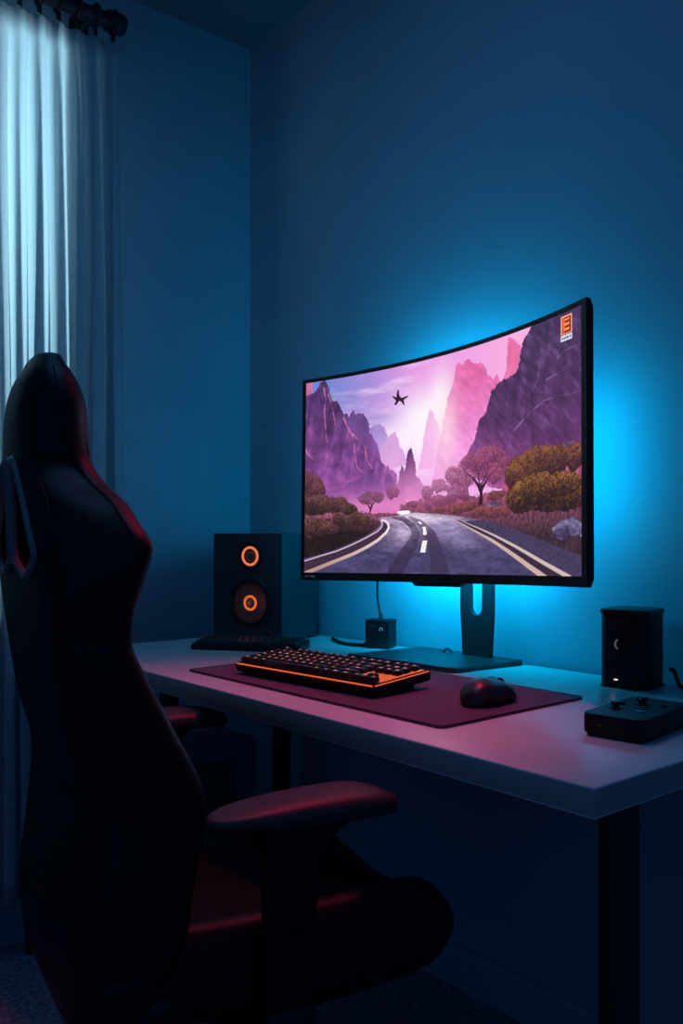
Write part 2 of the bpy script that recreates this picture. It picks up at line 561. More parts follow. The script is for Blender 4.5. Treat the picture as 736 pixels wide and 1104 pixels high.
k2 = thing('compact_keyboard', 'small unlit black keyboard lying in front of the large speaker', 'keyboard', (-1.727, 1.147, DZ), math.radians(38))
KW2, KD2 = 0.262, 0.092
bm = bmesh.new()
prof = [(-KD2 / 2, 0.003), (-KD2 / 2 + 0.003, 0.0), (KD2 / 2 - 0.003, 0.0), (KD2 / 2, 0.003), (KD2 / 2, 0.018), (KD2 / 2 - 0.003, 0.02), (-KD2 / 2 + 0.003, 0.014), (-KD2 / 2, 0.012)]
loft(bm, [[(x, a, b) for a, b in prof] for x in (-KW2 / 2, KW2 / 2)])
fin('case', bm, BLACK_PLASTIC, k2)
srcs = {}
U2 = 0.0185
for r in range(4):
    widths = [[1.25] + [1] * 11 + [1.25], [1.5] + [1] * 10 + [2], [1.75] + [1] * 9 + [1, 1.75], [1.25, 1.25, 1.25, 6, 1.25, 1.25, 1.25]][3 - r]
    sc = (KW2 - 0.012) / sum(widths)
    x = -(KW2 - 0.012) / 2
    for w in widths:
        k = round(w * sc, 4)
        y = -KD2 / 2 + 0.0135 + r * 0.0207
        z = 0.0135 + 0.006 * (y + KD2 / 2) / KD2
        if k not in srcs:
            o = fin('keycap', keycap_bm(w * sc - 0.003, 0.0165, 0.0075), KEYCAP_D, k2)
            srcs[k] = o
        else:
            o = srcs[k].copy(); COL.objects.link(o); o.parent = k2
        o.location = (x + w * sc / 2, y, z)
        x += w * sc

ms = thing('computer_mouse', 'rounded black mouse with a red sheen on the right of the mouse pad', 'mouse', (-0.922, 1.062, PADZ), math.radians(6))
def mouse_rings():
    rings = []
    N = 28
    for i in range(N + 1):
        t = i / N
        y = -0.058 + 0.116 * (0.5 - 0.5 * math.cos(PI * t))
        s = (y + 0.058) / 0.116
        e = max(0.0, 1 - abs(2 * s - 1) ** 2.6)
        w = 0.0325 * (e ** 0.5) * (1 - 0.10 * math.exp(-((s - 0.52) / 0.2) ** 2)) + 0.0004
        h = 0.0385 * (e ** 0.5) * (1.0 - 0.42 * s ** 1.6) * 1.12 + 0.0006
        ring = []
        for k in range(32):
            a = 2 * PI * k / 32
            cx_, sz = math.cos(a), math.sin(a)
            X = w * math.copysign(abs(cx_) ** 0.85, cx_)
            Z = 0.0015 + (h * (0.36 + 0.64 * abs(sz) ** 0.9) if sz >= 0 else h * 0.36 * (1 - abs(sz) ** 0.5))
            ring.append((X, y, Z))
        rings.append(ring)
    return rings
bm = bmesh.new(); loft(bm, mouse_rings())
fin('shell', bm, MOUSE, ms, smooth=60)
bm = bmesh.new(); lathe(bm, [(0.0, -0.0035), (0.0085, -0.0035), (0.0095, -0.002), (0.0095, 0.002), (0.0085, 0.0035), (0, 0.0035)], 28, T(0, 0.030, 0.0268) @ RY(90))
fin('scroll_wheel', bm, RUBBER, ms)
bm = bmesh.new(); tube(bm, [(0, 0.0545, 0.0175), (0, 0.048, 0.0248), (0, 0.0415, 0.0291)], 0.0007, 6)
tube(bm, [(0, 0.019, 0.0369), (0, 0.010, 0.0392), (0, 0.0, 0.0406)], 0.0007, 6)
fin('button_seam', bm, RUBBER, ms)
bm = bmesh.new(); box(bm, (0.004, 0.022, 0.006), (-0.0292, 0.008, 0.0215), 0.0018)
fin('side_button', bm, GLOSS_BLACK, ms)

# ------------------------------------------------------------------ large speaker by the corner
SPW, SPD, SPH = 0.205, 0.195, 0.272
sp_rz = math.radians(23.3)
c_, s_ = math.cos(sp_rz), math.sin(sp_rz)
fl = (-1.938, 1.172)
sx = fl[0] + c_ * SPW / 2 - s_ * SPD / 2
sy = fl[1] + s_ * SPW / 2 + c_ * SPD / 2
spk = thing('bookshelf_speaker', 'large black two-way speaker with orange glowing rings in the corner of the desk', 'speaker', (sx, sy, DZ), sp_rz)
bm = bmesh.new(); box(bm, (SPW, SPD, SPH - 0.004), (0, 0, 0.004 + (SPH - 0.004) / 2), 0.003, 2)
fin('cabinet', bm, CABINET, spk)
bm = bmesh.new()
for x in (-1, 1):
    for y in (-1, 1):
        lathe(bm, [(0, 0), (0.009, 0), (0.009, 0.005), (0, 0.005)], 16, T(x * (SPW / 2 - 0.02), y * (SPD / 2 - 0.02), 0))
fin('rubber_feet', bm, RUBBER, spk)
FR = lambda x, z: T(x, -SPD / 2, z) @ RX(90)      # local z points out of the front
TWZ, WFZ = 0.215, 0.098
ox = 0.012
bm = bmesh.new()
lathe(bm, [(0.0360, -0.0005), (0.0360, 0.003), (0.0345, 0.0045), (0.0275, 0.0045), (0.0235, 0.0015), (0.017, 0.0008)], 56, FR(ox, TWZ), caps=False)
tw = fin('tweeter', bm, BLACK_PLASTIC, spk)
bm = bmesh.new(); lathe(bm, [(0.0, 0.0075), (0.006, 0.0068), (0.011, 0.004), (0.0135, 0.001)], 40, FR(ox, TWZ), caps=False)
fin('tweeter_dome', bm, CONE, tw)
bm = bmesh.new(); tube(bm, [Matrix.Identity(4) @ (FR(ox, TWZ) @ Vector((0.0215 * math.cos(a), 0.0215 * math.sin(a), 0.0042))) for a in [2 * PI * k / 48 for k in range(48)]], 0.0030, 10, closed=True)
fin('ring_light', bm, GLOW, tw)
bm = bmesh.new()
lathe(bm, [(0.0645, -0.0005), (0.0645, 0.004), (0.062, 0.006), (0.0555, 0.006), (0.054, 0.003)], 64, FR(ox, WFZ), caps=False)
wf = fin('woofer', bm, SATIN_PLASTIC, spk)
bm = bmesh.new()
prof = []
for k in range(9):
    a = PI * k / 8
    prof.append((0.0500 + 0.0045 * math.cos(a), 0.0015 + 0.0050 * math.sin(a)))
lathe(bm, prof, 64, FR(ox, WFZ), caps=False)
fin('rubber_surround', bm, RUBBER, wf)
bm = bmesh.new()
lathe(bm, [(0.0456, 0.0022), (0.037, 0.0010), (0.028, 0.0006), (0.0205, 0.0008)], 64, FR(ox, WFZ), caps=False)
fin('cone', bm, CONE, wf)
bm = bmesh.new()
lathe(bm, [(0.0, 0.0105), (0.007, 0.0095), (0.0115, 0.006), (0.0135, 0.0008)], 40, FR(ox, WFZ), caps=False)
fin('dust_cap', bm, CONE, wf)
bm = bmesh.new(); tube(bm, [FR(ox, WFZ) @ Vector((0.0165 * math.cos(a), 0.0165 * math.sin(a), 0.0034)) for a in [2 * PI * k / 48 for k in range(48)]], 0.0030, 10, closed=True)
fin('ring_light', bm, GLOW_W, wf)
for rr_, zz_, pw_ in ((WFZ, 0.011, 0.022),):
    ld = bpy.data.lights.new('ring_glow', 'POINT'); ld.energy = pw_; ld.color = (1.0, 0.22, 0.05); ld.shadow_soft_size = 0.012
    lo = bpy.data.objects.new('ring_glow', ld); COL.objects.link(lo); lo['kind'] = 'helper'
    wp = Matrix.Translation((sx, sy, DZ)) @ Matrix.Rotation(sp_rz, 4, 'Z') @ FR(ox, rr_) @ Vector((0, 0, zz_)); lo.location = wp
bm = bmesh.new(); lathe(bm, [(0.0075, -0.001), (0.0075, 0.011), (0.0065, 0.0125), (0, 0.0125)], 24, FR(0.068, 0.026))
fin('volume_knob', bm, SATIN_PLASTIC, spk)

# cable lying on the desk from the speaker to the cube
cb = thing('speaker_cable', 'black cable lying on the desk between large speaker and cube box', 'cable', (-1.69, 1.41, DZ))
bm = bmesh.new()
pts = catmull([(-0.050, -0.005, 0.0045), (-0.020, -0.022, 0.0045), (0.02, -0.042, 0.0045), (0.06, -0.052, 0.0045), (0.095, -0.045, 0.0045), (0.112, -0.034, 0.0045)], 10)
tube(bm, pts, 0.0042, 10)
fin('cord', bm, RUBBER, cb)
bm = bmesh.new(); tube(bm, [(0.108, -0.036, 0.0060), (0.1185, -0.030, 0.0060)], 0.0058, 12)
fin('plug', bm, RUBBER, cb)

# cube box behind the keyboard
cube = thing('cube_box', 'small black cube box with faint lettering behind the keyboard', 'box', (-1.546, 1.396, DZ), math.radians(24))
CW, CH = 0.060, 0.068
bm = bmesh.new(); box(bm, (CW, 0.052, CH - 0.002), (0, 0, 0.002 + (CH - 0.002) / 2), 0.003)
fin('body', bm, BLACK_PLASTIC, cube)
bm = bmesh.new(); prism(bm, rrect(CW - 0.008, 0.044, 0.004), 0, 0.002)
fin('base_pad', bm, RUBBER, cube)
bm = bmesh.new()
merge(bm, text_bm('L5n', 0.011, 0.0002), T(-0.012, -0.0262, 0.053) @ RX(90))
fin('lettering', bm, PRINT_DIM, cube, smooth=0)
bm = bmesh.new()
tube(bm, catmull([(0.008, -0.0264, 0.043), (0.0085, -0.0264, 0.0485), (0.0115, -0.0264, 0.0505), (0.0145, -0.0264, 0.0485), (0.0155, -0.0264, 0.043)], 5), 0.0012, 6)
fin('logo', bm, PRINT, cube)
cc = thing('monitor_cable', 'thin black cable rising from cube box to the monitor', 'cable', (-1.546, 1.396, DZ + CH))
bm = bmesh.new()
pts = catmull([(0.0, 0, 0.001), (-0.004, -0.001, 0.02), (-0.006, -0.006, 0.055), (0.004, -0.014, 0.10), (0.012, -0.022, 0.135), (0.022, -0.04, 0.20), (0.05, -0.052, 0.30)], 10)
tube(bm, pts, 0.0027, 8)
fin('cord', bm, RUBBER, cc)
bm = bmesh.new(); lathe(bm, [(0.005, 0.0), (0.0045, 0.010), (0.003, 0.014)], 14)
fin('strain_relief', bm, RUBBER, cc)

# ------------------------------------------------------------------ small speaker on the right
sm = thing('desktop_speaker', 'small black speaker with a pale curved emblem on the right of the desk', 'speaker', (-0.877, 1.397, DZ), math.radians(9))
SW, SD, SH = 0.086, 0.092, 0.138
bm = bmesh.new(); prism(bm, rrect(SW, SD, 0.017), 0.003, SH - 0.008, 0.0015, 1)
fin('cabinet', bm, BLACK_PLASTIC, sm)
bm = bmesh.new(); prism(bm, rrect(SW + 0.002, SD + 0.005, 0.015), SH - 0.008, SH, 0.002, 2)
fin('top_lid', bm, SATIN_PLASTIC, sm)
bm = bmesh.new(); prism(bm, rrect(SW + 0.003, SD + 0.003, 0.015), 0.0, 0.004, 0.001, 1)
fin('base_plate', bm, SATIN_PLASTIC, sm)
FS = lambda x, z: T(x, -SD / 2, z) @ RX(90)
bm = bmesh.new(); box(bm, (0.056, 0.003, 0.096), (0, -SD / 2 - 0.0012, 0.074), 0.001)
gr = fin('grille', bm, GRILLE, sm)
bm = bmesh.new()
for r in (0.0225, 0.0165):
    tube(bm, [FS(0, 0.078) @ Vector((r * math.cos(a), r * math.sin(a), 0.0030)) for a in [2 * PI * k / 40 for k in range(40)]], 0.0010, 6, closed=True)
fin('driver_ring', bm, SATIN_PLASTIC, gr)
bm = bmesh.new(); lathe(bm, [(0.012, 0.0025), (0.011, 0.0034), (0.0, 0.0045)], 36, FS(0, 0.078), caps=False)
fin('driver_cap', bm, BLACK_PLASTIC, gr)
bm = bmesh.new(); tube(bm, [FS(-0.002, 0.078) @ Vector((0.0068 * math.cos(a), 0.0085 * math.sin(a), 0.0056)) for a in [math.radians(105 + 150 * k / 16) for k in range(17)]], [0.0006 + 0.0012 * math.sin(PI * (0.1 + 0.8 * k / 16)) for k in range(17)], 8)
fin('emblem', bm, PRINT, gr)
bm = bmesh.new(); box(bm, (0.0075, 0.0012, 0.0028), (-0.010, -SD / 2 - 0.0004, 0.0150), 0.0005)
fin('power_light', bm, LED_WHITE, sm, smooth=0)
scb = thing('small_speaker_cable', 'black cable curving down behind the small right speaker', 'cable', (-0.83, 1.44, DZ))
bm = bmesh.new()
tube(bm, catmull([(0.0015, 0.0015, 0.030), (0.012, -0.006, 0.030), (0.022, -0.016, 0.0225), (0.032, -0.022, 0.008), (0.048, -0.020, 0.0038), (0.09, 0.0, 0.0038), (0.14, 0.004, 0.0038)], 9), 0.0034, 10)
fin('cord', bm, RUBBER, scb)

# ------------------------------------------------------------------ controller box at the right edge
ct = thing('controller_box', 'flat black control box with two thumbsticks near the desk corner', 'controller', (-0.672, 1.085, DZ), math.radians(7))
BW, BD = 0.086, 0.160
bm = bmesh.new(); prism(bm, rrect(BW, BD, 0.010), 0.004, 0.031, 0.003, 3)
fin('body', bm, BLACK_PLASTIC, ct)
bm = bmesh.new(); prism(bm, rrect(BW - 0.006, BD - 0.008, 0.008), 0.0, 0.004)
fin('base_pad', bm, RUBBER, ct)
def stick(x, y, r):
    bm = bmesh.new(); lathe(bm, [(r * 1.5, 0), (r * 1.45, 0.0012), (r * 0.75, 0.0014), (r * 0.5, 0.0045)], 28, T(x, y, 0.031), caps=False)
    st = fin('thumbstick', bm, SATIN_PLASTIC, ct)
    bm = bmesh.new(); lathe(bm, [(0, 0.0045), (r * 0.8, 0.0045), (r, 0.006), (r, 0.008), (r * 0.85, 0.0093), (r * 0.5, 0.0088), (0, 0.0086)], 28, T(x, y, 0.031))
    fin('stick_cap', bm, GLOSS_BLACK, st)
stick(-0.022, -0.022, 0.0072)
stick(-0.008, 0.030, 0.0090)
bm = bmesh.new(); lathe(bm, [(0.0085, 0), (0.0085, 0.001), (0.0078, 0.0014), (0, 0.0014)], 28, T(0.014, -0.02, 0.031))
fin('round_button', bm, GLOSS_BLACK, ct)
for x, y in ((-0.026, 0.006), (0.024, 0.030)):
    bm = bmesh.new(); lathe(bm, [(0.0042, 0), (0.0042, 0.0018), (0.0035, 0.0024), (0, 0.0024)], 20, T(x, y, 0.031))
    fin('small_button', bm, GLOSS_BLACK, ct)
bm = bmesh.new(); box(bm, (0.008, 0.001, 0.004), (-0.016, -BD / 2 - 0.0002, 0.018), 0.0004)
fin('front_port', bm, GLOSS_BLACK, ct, smooth=0)

# ------------------------------------------------------------------ computer tower under the desk
PX0, PX1, PY0, PY1, PZ = -1.915, -1.765, 0.80, 1.190, 0.53
pc = thing('computer_tower', 'dark computer tower with perforated side panel under the desk', 'computer', ((PX0 + PX1) / 2, (PY0 + PY1) / 2, 0))
pw, pd = PX1 - PX0, PY1 - PY0
bm = bmesh.new(); box(bm, (pw, pd, PZ - 0.015), (0, 0, 0.015 + (PZ - 0.015) / 2), 0.006, 2)
fin('case', bm, CASE, pc)
for x in (-1, 1):
    for y in (-1, 1):
        bm = bmesh.new(); lathe(bm, [(0, 0), (0.015, 0), (0.013, 0.016), (0, 0.016)], 18, T(x * (pw / 2 - 0.025), y * (pd / 2 - 0.04), 0))
        fin('foot', bm, RUBBER, pc)
bm = bmesh.new()
box(bm, (0.004, pd - 0.09, 0.42), (pw / 2 + 0.001, -0.010, 0.285), 0.002)
pn = fin('side_panel', bm, MESH_GREY, pc)
bm = bmesh.new()
for s, L in ((-1, 1), (1, 1)):
    box(bm, (0.006, 0.010, 0.43), (pw / 2 + 0.003, -0.010 + s * (pd - 0.09) / 2, 0.285), 0.002)
    box(bm, (0.006, pd - 0.09, 0.010), (pw / 2 + 0.003, -0.010, 0.285 + s * 0.21), 0.002)
fin('panel_border', bm, CASE, pn)
bm = bmesh.new()
for i in range(20):
    for j in range(28):
        y = -0.010 + (i - 9.5) * 0.0145 + (0.00725 if j % 2 else 0)
        if abs(y + 0.010) > 0.138:
            continue
        z = 0.285 + (j - 13.5) * 0.0143
        tube(bm, [(pw / 2 + 0.0034, y + 0.0052 * math.cos(a), z + 0.0052 * math.sin(a)) for a in [PI / 3 * k for k in range(6)]], 0.0009, 4, closed=True)
fin('honeycomb_mesh', bm, CASE, pn, smooth=0)
bm = bmesh.new()
for k in range(5):
    box(bm, (0.09, 0.004, 0.40), (0, -pd / 2 - 0.0012, 0.27), 0.001) if k == 0 else box(bm, (0.006, 0.006, 0.38), (-0.045 + 0.018 * k, -pd / 2 - 0.003, 0.27), 0.001)
fin('front_intake', bm, MESH_GREY, pc)
bm = bmesh.new(); box(bm, (0.07, 0.018, 0.003), (0, -pd / 2 + 0.03, PZ + 0.001), 0.001)
fin('port_panel', bm, GLOSS_BLACK, pc)

SCR=dict(
 sliver=[[-0.0127,-0.0096],[0.0072,-0.009],[0.0223,0.0017],[0.0236,0.0498],[0.0128,0.0771],[-0.012,0.0832]],
 cliff_a=[[-0.0146,0.0716],[0.0103,0.0692],[0.0301,0.0549],[0.0425,0.0355],[0.0524,0.0084],[0.0649,-0.0011],[0.075,0.0136],[0.0818,0.0405],[0.0855,0.074],[0.0959,0.1123],[0.1024,0.1122],[0.1095,0.1101],[0.1187,0.1314],[0.1265,0.1545],[0.1317,0.1806],[0.1421,0.2147],[0.1576,0.2638],[0.1808,0.3067],[0.2065,0.346],[0.222,0.3799],[0.2529,0.4192],[0.2839,0.458],[0.3045,0.4881],[0.3355,0.5192],[0.336,0.6264],[-0.0107,0.5961]],
 cliff_b=[[0.1293,0.2016],[0.1394,0.1857],[0.1495,0.1841],[0.1573,0.207],[0.1648,0.1872],[0.1698,0.1755],[0.1776,0.2004],[0.1903,0.1959],[0.2107,0.2022],[0.2237,0.2306],[0.2316,0.2704],[0.2344,0.3056],[0.241,0.3054],[0.2473,0.3356],[0.2602,0.3585],[0.2682,0.401],[0.2735,0.4429],[0.2942,0.4799],[0.2993,0.4636],[0.3108,0.5025],[0.3357,0.5594],[0.1371,0.608]],
 far_a=[[0.2291,0.2769],[0.2521,0.2709],[0.2649,0.2665],[0.2725,0.2646],[0.2881,0.2882],[0.2986,0.3311],[0.3013,0.3655],[0.3145,0.4219],[0.3254,0.5582],[0.2307,0.5473]],
 far_b=[[0.2751,0.3904],[0.2972,0.3421],[0.3167,0.3198],[0.3251,0.3177],[0.3364,0.3419],[0.3451,0.3874],[0.3592,0.4189],[0.3764,0.4796],[0.2757,0.5022]],
 far_c=[[0.3427,0.4746],[0.3619,0.3976],[0.3787,0.3788],[0.3899,0.3665],[0.4012,0.3794],[0.4154,0.4142],[0.4269,0.4873]],
 spire_pale=[[0.4158,0.507],[0.4375,0.333],[0.4484,0.2574],[0.4567,0.2325],[0.4681,0.255],[0.4766,0.2851],[0.4937,0.3379],[0.5055,0.5204]],
 pink_mtn=[[0.461,0.5978],[0.4774,0.4931],[0.4994,0.3599],[0.5103,0.2791],[0.524,0.1927],[0.5434,0.1294],[0.5516,0.0633],[0.5628,0.052],[0.5768,0.0717],[0.588,0.0517],[0.5991,0.0489],[0.6187,0.0758],[0.6299,0.0764],[0.6438,0.0799],[0.6605,0.1068],[0.6716,0.1434],[0.6882,0.1685],[0.702,0.1472],[0.713,0.1799],[0.7432,0.1994],[0.7437,0.6349]],
 pink_point=[[0.7156,0.2032],[0.7356,0.1397],[0.7405,0.0715],[0.7445,0.0059],[0.7655,0.0321],[0.7904,0.0681],[0.7855,0.1462],[0.7706,0.1982]],
 right_cliff=[[0.8348,-0.0257],[0.8274,-0.0151],[0.82,0.0126],[0.8028,0.0391],[0.7953,0.0587],[0.7879,0.09],[0.7805,0.1386],[0.7731,0.1646],[0.7457,0.1781],[0.7156,0.1856],[0.7005,0.1984],[0.6879,0.2182],[0.6883,0.2009],[0.6773,0.2366],[0.6664,0.2922],[0.6554,0.3154],[0.6443,0.3192],[0.6333,0.3428],[0.6278,0.3812],[0.6168,0.4253],[0.6002,0.4553],[0.5781,0.5116],[0.6861,0.6335],[1.0136,0.6813],[1.0151,-0.0292]],
 spire_dark=[[0.3153,0.5991],[0.3293,0.5859],[0.3403,0.558],[0.3429,0.5145],[0.3511,0.4829],[0.3568,0.4837],[0.3625,0.5135],[0.368,0.4817],[0.3733,0.4319],[0.3844,0.3976],[0.3929,0.4207],[0.4016,0.4796],[0.4058,0.5374],[0.4216,0.5644],[0.4301,0.5797],[0.4471,0.6135],[0.4557,0.6565],[0.31,0.6426]],
 mesa=[[0.0465,0.5976],[0.0789,0.5787],[0.1166,0.5642],[0.1368,0.5732],[0.1569,0.5399],[0.1873,0.5362],[0.2075,0.5106],[0.2329,0.4998],[0.2535,0.5161],[0.269,0.5454],[0.2845,0.571],[0.2945,0.5246],[0.3047,0.5124],[0.3202,0.5414],[0.3358,0.5701],[0.3668,0.6201],[0.3674,0.7326],[0.0474,0.7134]],
 ground_r=[[0.3437,0.6748],[0.394,0.6576],[0.4332,0.6472],[0.478,0.6379],[0.5451,0.6454],[0.623,0.661],[0.6726,0.6474],[0.7198,0.6471],[0.7392,0.5673],[0.8694,0.5498],[1.0139,0.5262],[1.013,0.9897],[0.6868,0.9947],[0.3441,0.762]],
 ground_l=[[-0.0187,0.5189],[0.0717,0.6212],[0.1222,0.6465],[0.1832,0.686],[0.2546,0.7047],[0.357,0.7087],[0.3571,0.7385],[0.2854,0.7441],[0.2755,0.7945],[0.2146,0.8472],[0.1238,0.8874],[-0.0154,0.9517]],
 road=[[-0.0156,0.9335],[0.0537,0.9067],[0.1137,0.8802],[0.174,0.8461],[0.2246,0.813],[0.2601,0.7836],[0.2753,0.7639],[0.2752,0.7483],[0.2624,0.736],[0.2751,0.7252],[0.3448,0.7257],[0.3216,0.7242],[0.3439,0.7199],[0.3831,0.7126],[0.4055,0.7122],[0.4783,0.7249],[0.5566,0.74],[0.6453,0.7648],[0.7222,0.7961],[0.7553,0.8065],[0.8179,0.8402],[0.8947,0.8785],[1.0131,0.9341],[1.0129,1.0427],[0.2011,1.0762],[-0.0147,1.0466]],
 line_a=[[-0.0154,0.9481],[0.0538,0.9154],[0.1137,0.8908],[0.1741,0.8566],[0.2247,0.8233],[0.2653,0.794],[0.2795,0.7743],[0.2835,0.7576],[0.2778,0.7457]],
 line_b=[[0.0047,1.0039],[0.0245,0.9913],[0.0741,0.9619],[0.1241,0.9333],[0.1744,0.9054],[0.2249,0.8715],[0.2655,0.8383],[0.296,0.8021],[0.3061,0.779],[0.3034,0.7587],[0.2931,0.7459],[0.2803,0.7404]],
 line_c=[[0.5455,0.754],[0.6012,0.7946],[0.6565,0.8338],[0.684,0.8524],[0.7554,0.9104],[0.818,0.9634],[0.8754,1.0088]],
 line_d=[[0.5789,0.7665],[0.6454,0.8039],[0.6949,0.8338],[0.7658,0.8794],[0.8693,0.9501],[0.9692,1.0121]],
 band=[[0.3216,0.73],[0.3608,0.7413],[0.3946,0.7756],[0.4071,0.8154],[0.395,0.8577],[0.3617,0.9215],[0.3286,1.0011]],
 band_b=[[0.3832,0.732],[0.4225,0.7666],[0.4619,0.8248],[0.4846,0.9087],[0.4962,1.0051]],
 dash_a=[[0.4113,0.7538],[0.4225,0.7545],[0.4309,0.7685],[0.4225,0.7694]],
 dash_b=[[0.431,0.7812],[0.4422,0.7818],[0.4468,0.8171],[0.434,0.8208]],
 dash_c=[[0.4313,0.846],[0.4481,0.8466],[0.441,0.9011],[0.422,0.9008]],
 crossline=[[0.1998,0.845],[0.3669,0.8497]],
 jet=[[0.3353,0.1123],[0.3398,0.1149],[0.3422,0.1449],[0.3495,0.1556],[0.3748,0.1495],[0.376,0.1549],[0.358,0.1672],[0.3621,0.1923],[0.357,0.1911],[0.3496,0.1747],[0.3411,0.1667],[0.33,0.1862],[0.3232,0.1809],[0.3299,0.164],[0.3157,0.1421],[0.3174,0.1366],[0.3298,0.1478]],
 logo=[[0.9291,-0.0102],[0.9669,0.0036],[0.9668,0.0797],[0.929,0.0647]],
 label=[[0.929,0.0684],[0.9668,0.0781],[0.9667,0.097],[0.929,0.0877]],
 rock=[[0.8947,0.8446],[0.8972,0.8221],[0.9149,0.8009],[0.9449,0.7868],[0.9696,0.7836],[0.994,0.7968],[1.0133,0.8092],[1.0133,0.8517],[0.9646,0.846],[0.9398,0.8638]],
 rock_b=[[0.6672,0.7018],[0.6782,0.6868],[0.6947,0.6835],[0.7138,0.7004],[0.7111,0.7128],[0.6728,0.7088]],
 rock_c=[[0.9302,0.5061],[0.9551,0.4982],[0.9749,0.4976],[0.97,0.5128],[0.9452,0.5152]],
 trunk=[[0.6358,0.7018],[0.6395,0.6433],[0.6312,0.6093],[0.6145,0.5772],[0.62,0.5761],[0.6395,0.6072],[0.645,0.6178],[0.6588,0.5969],[0.667,0.6013],[0.6517,0.6383],[0.6507,0.7001]],
 trunk_b=[[0.2342,0.7102],[0.235,0.6828],[0.2211,0.6507],[0.2236,0.6488],[0.2365,0.6726],[0.2466,0.6527],[0.2502,0.6551],[0.2412,0.6832],[0.2393,0.7106]],
 r1=[[0.0626,0.0363],[0.0706,0.0962],[0.066,0.1679],[0.0717,0.256],[0.0772,0.3292]],
 r2=[[0.0805,0.0765],[0.0883,0.1107],[0.1015,0.1963],[0.1096,0.2696]],
 r3=[[0.137,0.2102],[0.1526,0.2628],[0.1706,0.3084],[0.1788,0.4013],[0.1869,0.4655],[0.2074,0.496]],
 r4=[[0.1705,0.2943],[0.1911,0.333],[0.2169,0.3721],[0.2223,0.4355],[0.243,0.4798]],
 r5=[[-0.0077,0.3316],[0.01,0.3781],[0.0302,0.4135]],
 q1=[[0.7658,0.4033],[0.8054,0.3625],[0.8348,0.3373],[0.8737,0.3134],[0.9169,0.3112],[0.9594,0.3176],[0.9989,0.3159]],
 q2=[[0.8786,0.2359],[0.9217,0.222],[0.9642,0.1991]],
 q3=[[0.8128,0.3365],[0.8201,0.2714],[0.8494,0.2255],[0.8543,0.1554]],
 q4=[[0.917,0.1639],[0.9408,0.1471],[0.9969,0.1404]],
 br1=[[0.6312,0.6106],[0.6117,0.5735],[0.5894,0.5501],[0.5726,0.5206]],
 br2=[[0.6394,0.6039],[0.6338,0.5571],[0.6226,0.509]],
 br3=[[0.6505,0.6251],[0.667,0.5883],[0.6944,0.5604],[0.7136,0.5317]],
 br4=[[0.645,0.6112],[0.667,0.5689],[0.6724,0.5179]],
 tree=[[0.6448,0.5326,0.0824,0.059],[0.5894,0.5568,0.061,0.0536],[0.6889,0.5337,0.0601,0.0708],[0.5448,0.5569,0.0335,0.0409],[0.6668,0.4909,0.0604,0.039],[0.6226,0.509,0.0553,0.0463],[0.6945,0.5797,0.0328,0.0385]],
 tree_b=[[0.2388,0.628,0.046,0.0331],[0.2133,0.6292,0.023,0.0264],[0.2669,0.6306,0.0205,0.0286]],
 shrubs_m=[[0.4471,0.6205,0.0252,0.0352],[0.489,0.5975,0.0308,0.0347],[0.4949,0.6674,0.0363,0.0312],[0.5506,0.6189,0.0418,0.0407],[0.534,0.6578,0.0279,0.0307],[0.4502,0.6841,0.0168,0.0211],[0.3941,0.672,0.0224,0.0179],[0.5729,0.6284,0.0334,0.0471],[0.321,0.607,0.028,0.033]],
 shrubs_f=[[0.6009,0.7017,0.0333,0.0232],[0.5509,0.707,0.0334,0.0237],[0.5006,0.706,0.028,0.0172],[0.6563,0.7299,0.0494,0.0228],[0.7001,0.6637,0.0328,0.0224],[0.7002,0.734,0.049,0.0287]],
 bush_l=[[0.0213,0.5518,0.05,0.0657],[0.0012,0.5207,0.0298,0.0587],[0.0464,0.5758,0.03,0.0435],[0.0469,0.6483,0.0703,0.0579],[0.007,0.6346,0.0448,0.0439],[0.1222,0.6571,0.0405,0.0462],[0.1578,0.6773,0.0304,0.0351],[0.1531,0.7473,0.033,0.0387],[0.1885,0.7282,0.0356,0.0348],[0.2191,0.7403,0.0204,0.0311],[0.0477,0.764,0.0702,0.0541],[0.008,0.7697,0.0448,0.0546],[0.0828,0.7725,0.0402,0.0358],[0.1227,0.7246,0.0252,0.0354]],
 bush_r=[[0.8591,0.5651,0.1009,0.0811],[0.7918,0.5763,0.057,0.0718],[0.905,0.5513,0.0698,0.0567],[0.7656,0.596,0.0366,0.0544],[0.9748,0.5551,0.0294,0.0601]],
 bush_rr=[[0.8846,0.6787,0.1144,0.0799],[0.7918,0.6839,0.057,0.0656],[0.9549,0.6887,0.0635,0.0715],[0.8591,0.6578,0.0759,0.0693],[0.935,0.6524,0.0641,0.0501]],
 glow=[[0.4372,0.2761,0.1292,0.1633],[0.4933,0.2332,0.0393,0.1534]],
 glint=[[0.3607,0.7088,0.0252,0.0101]],
)

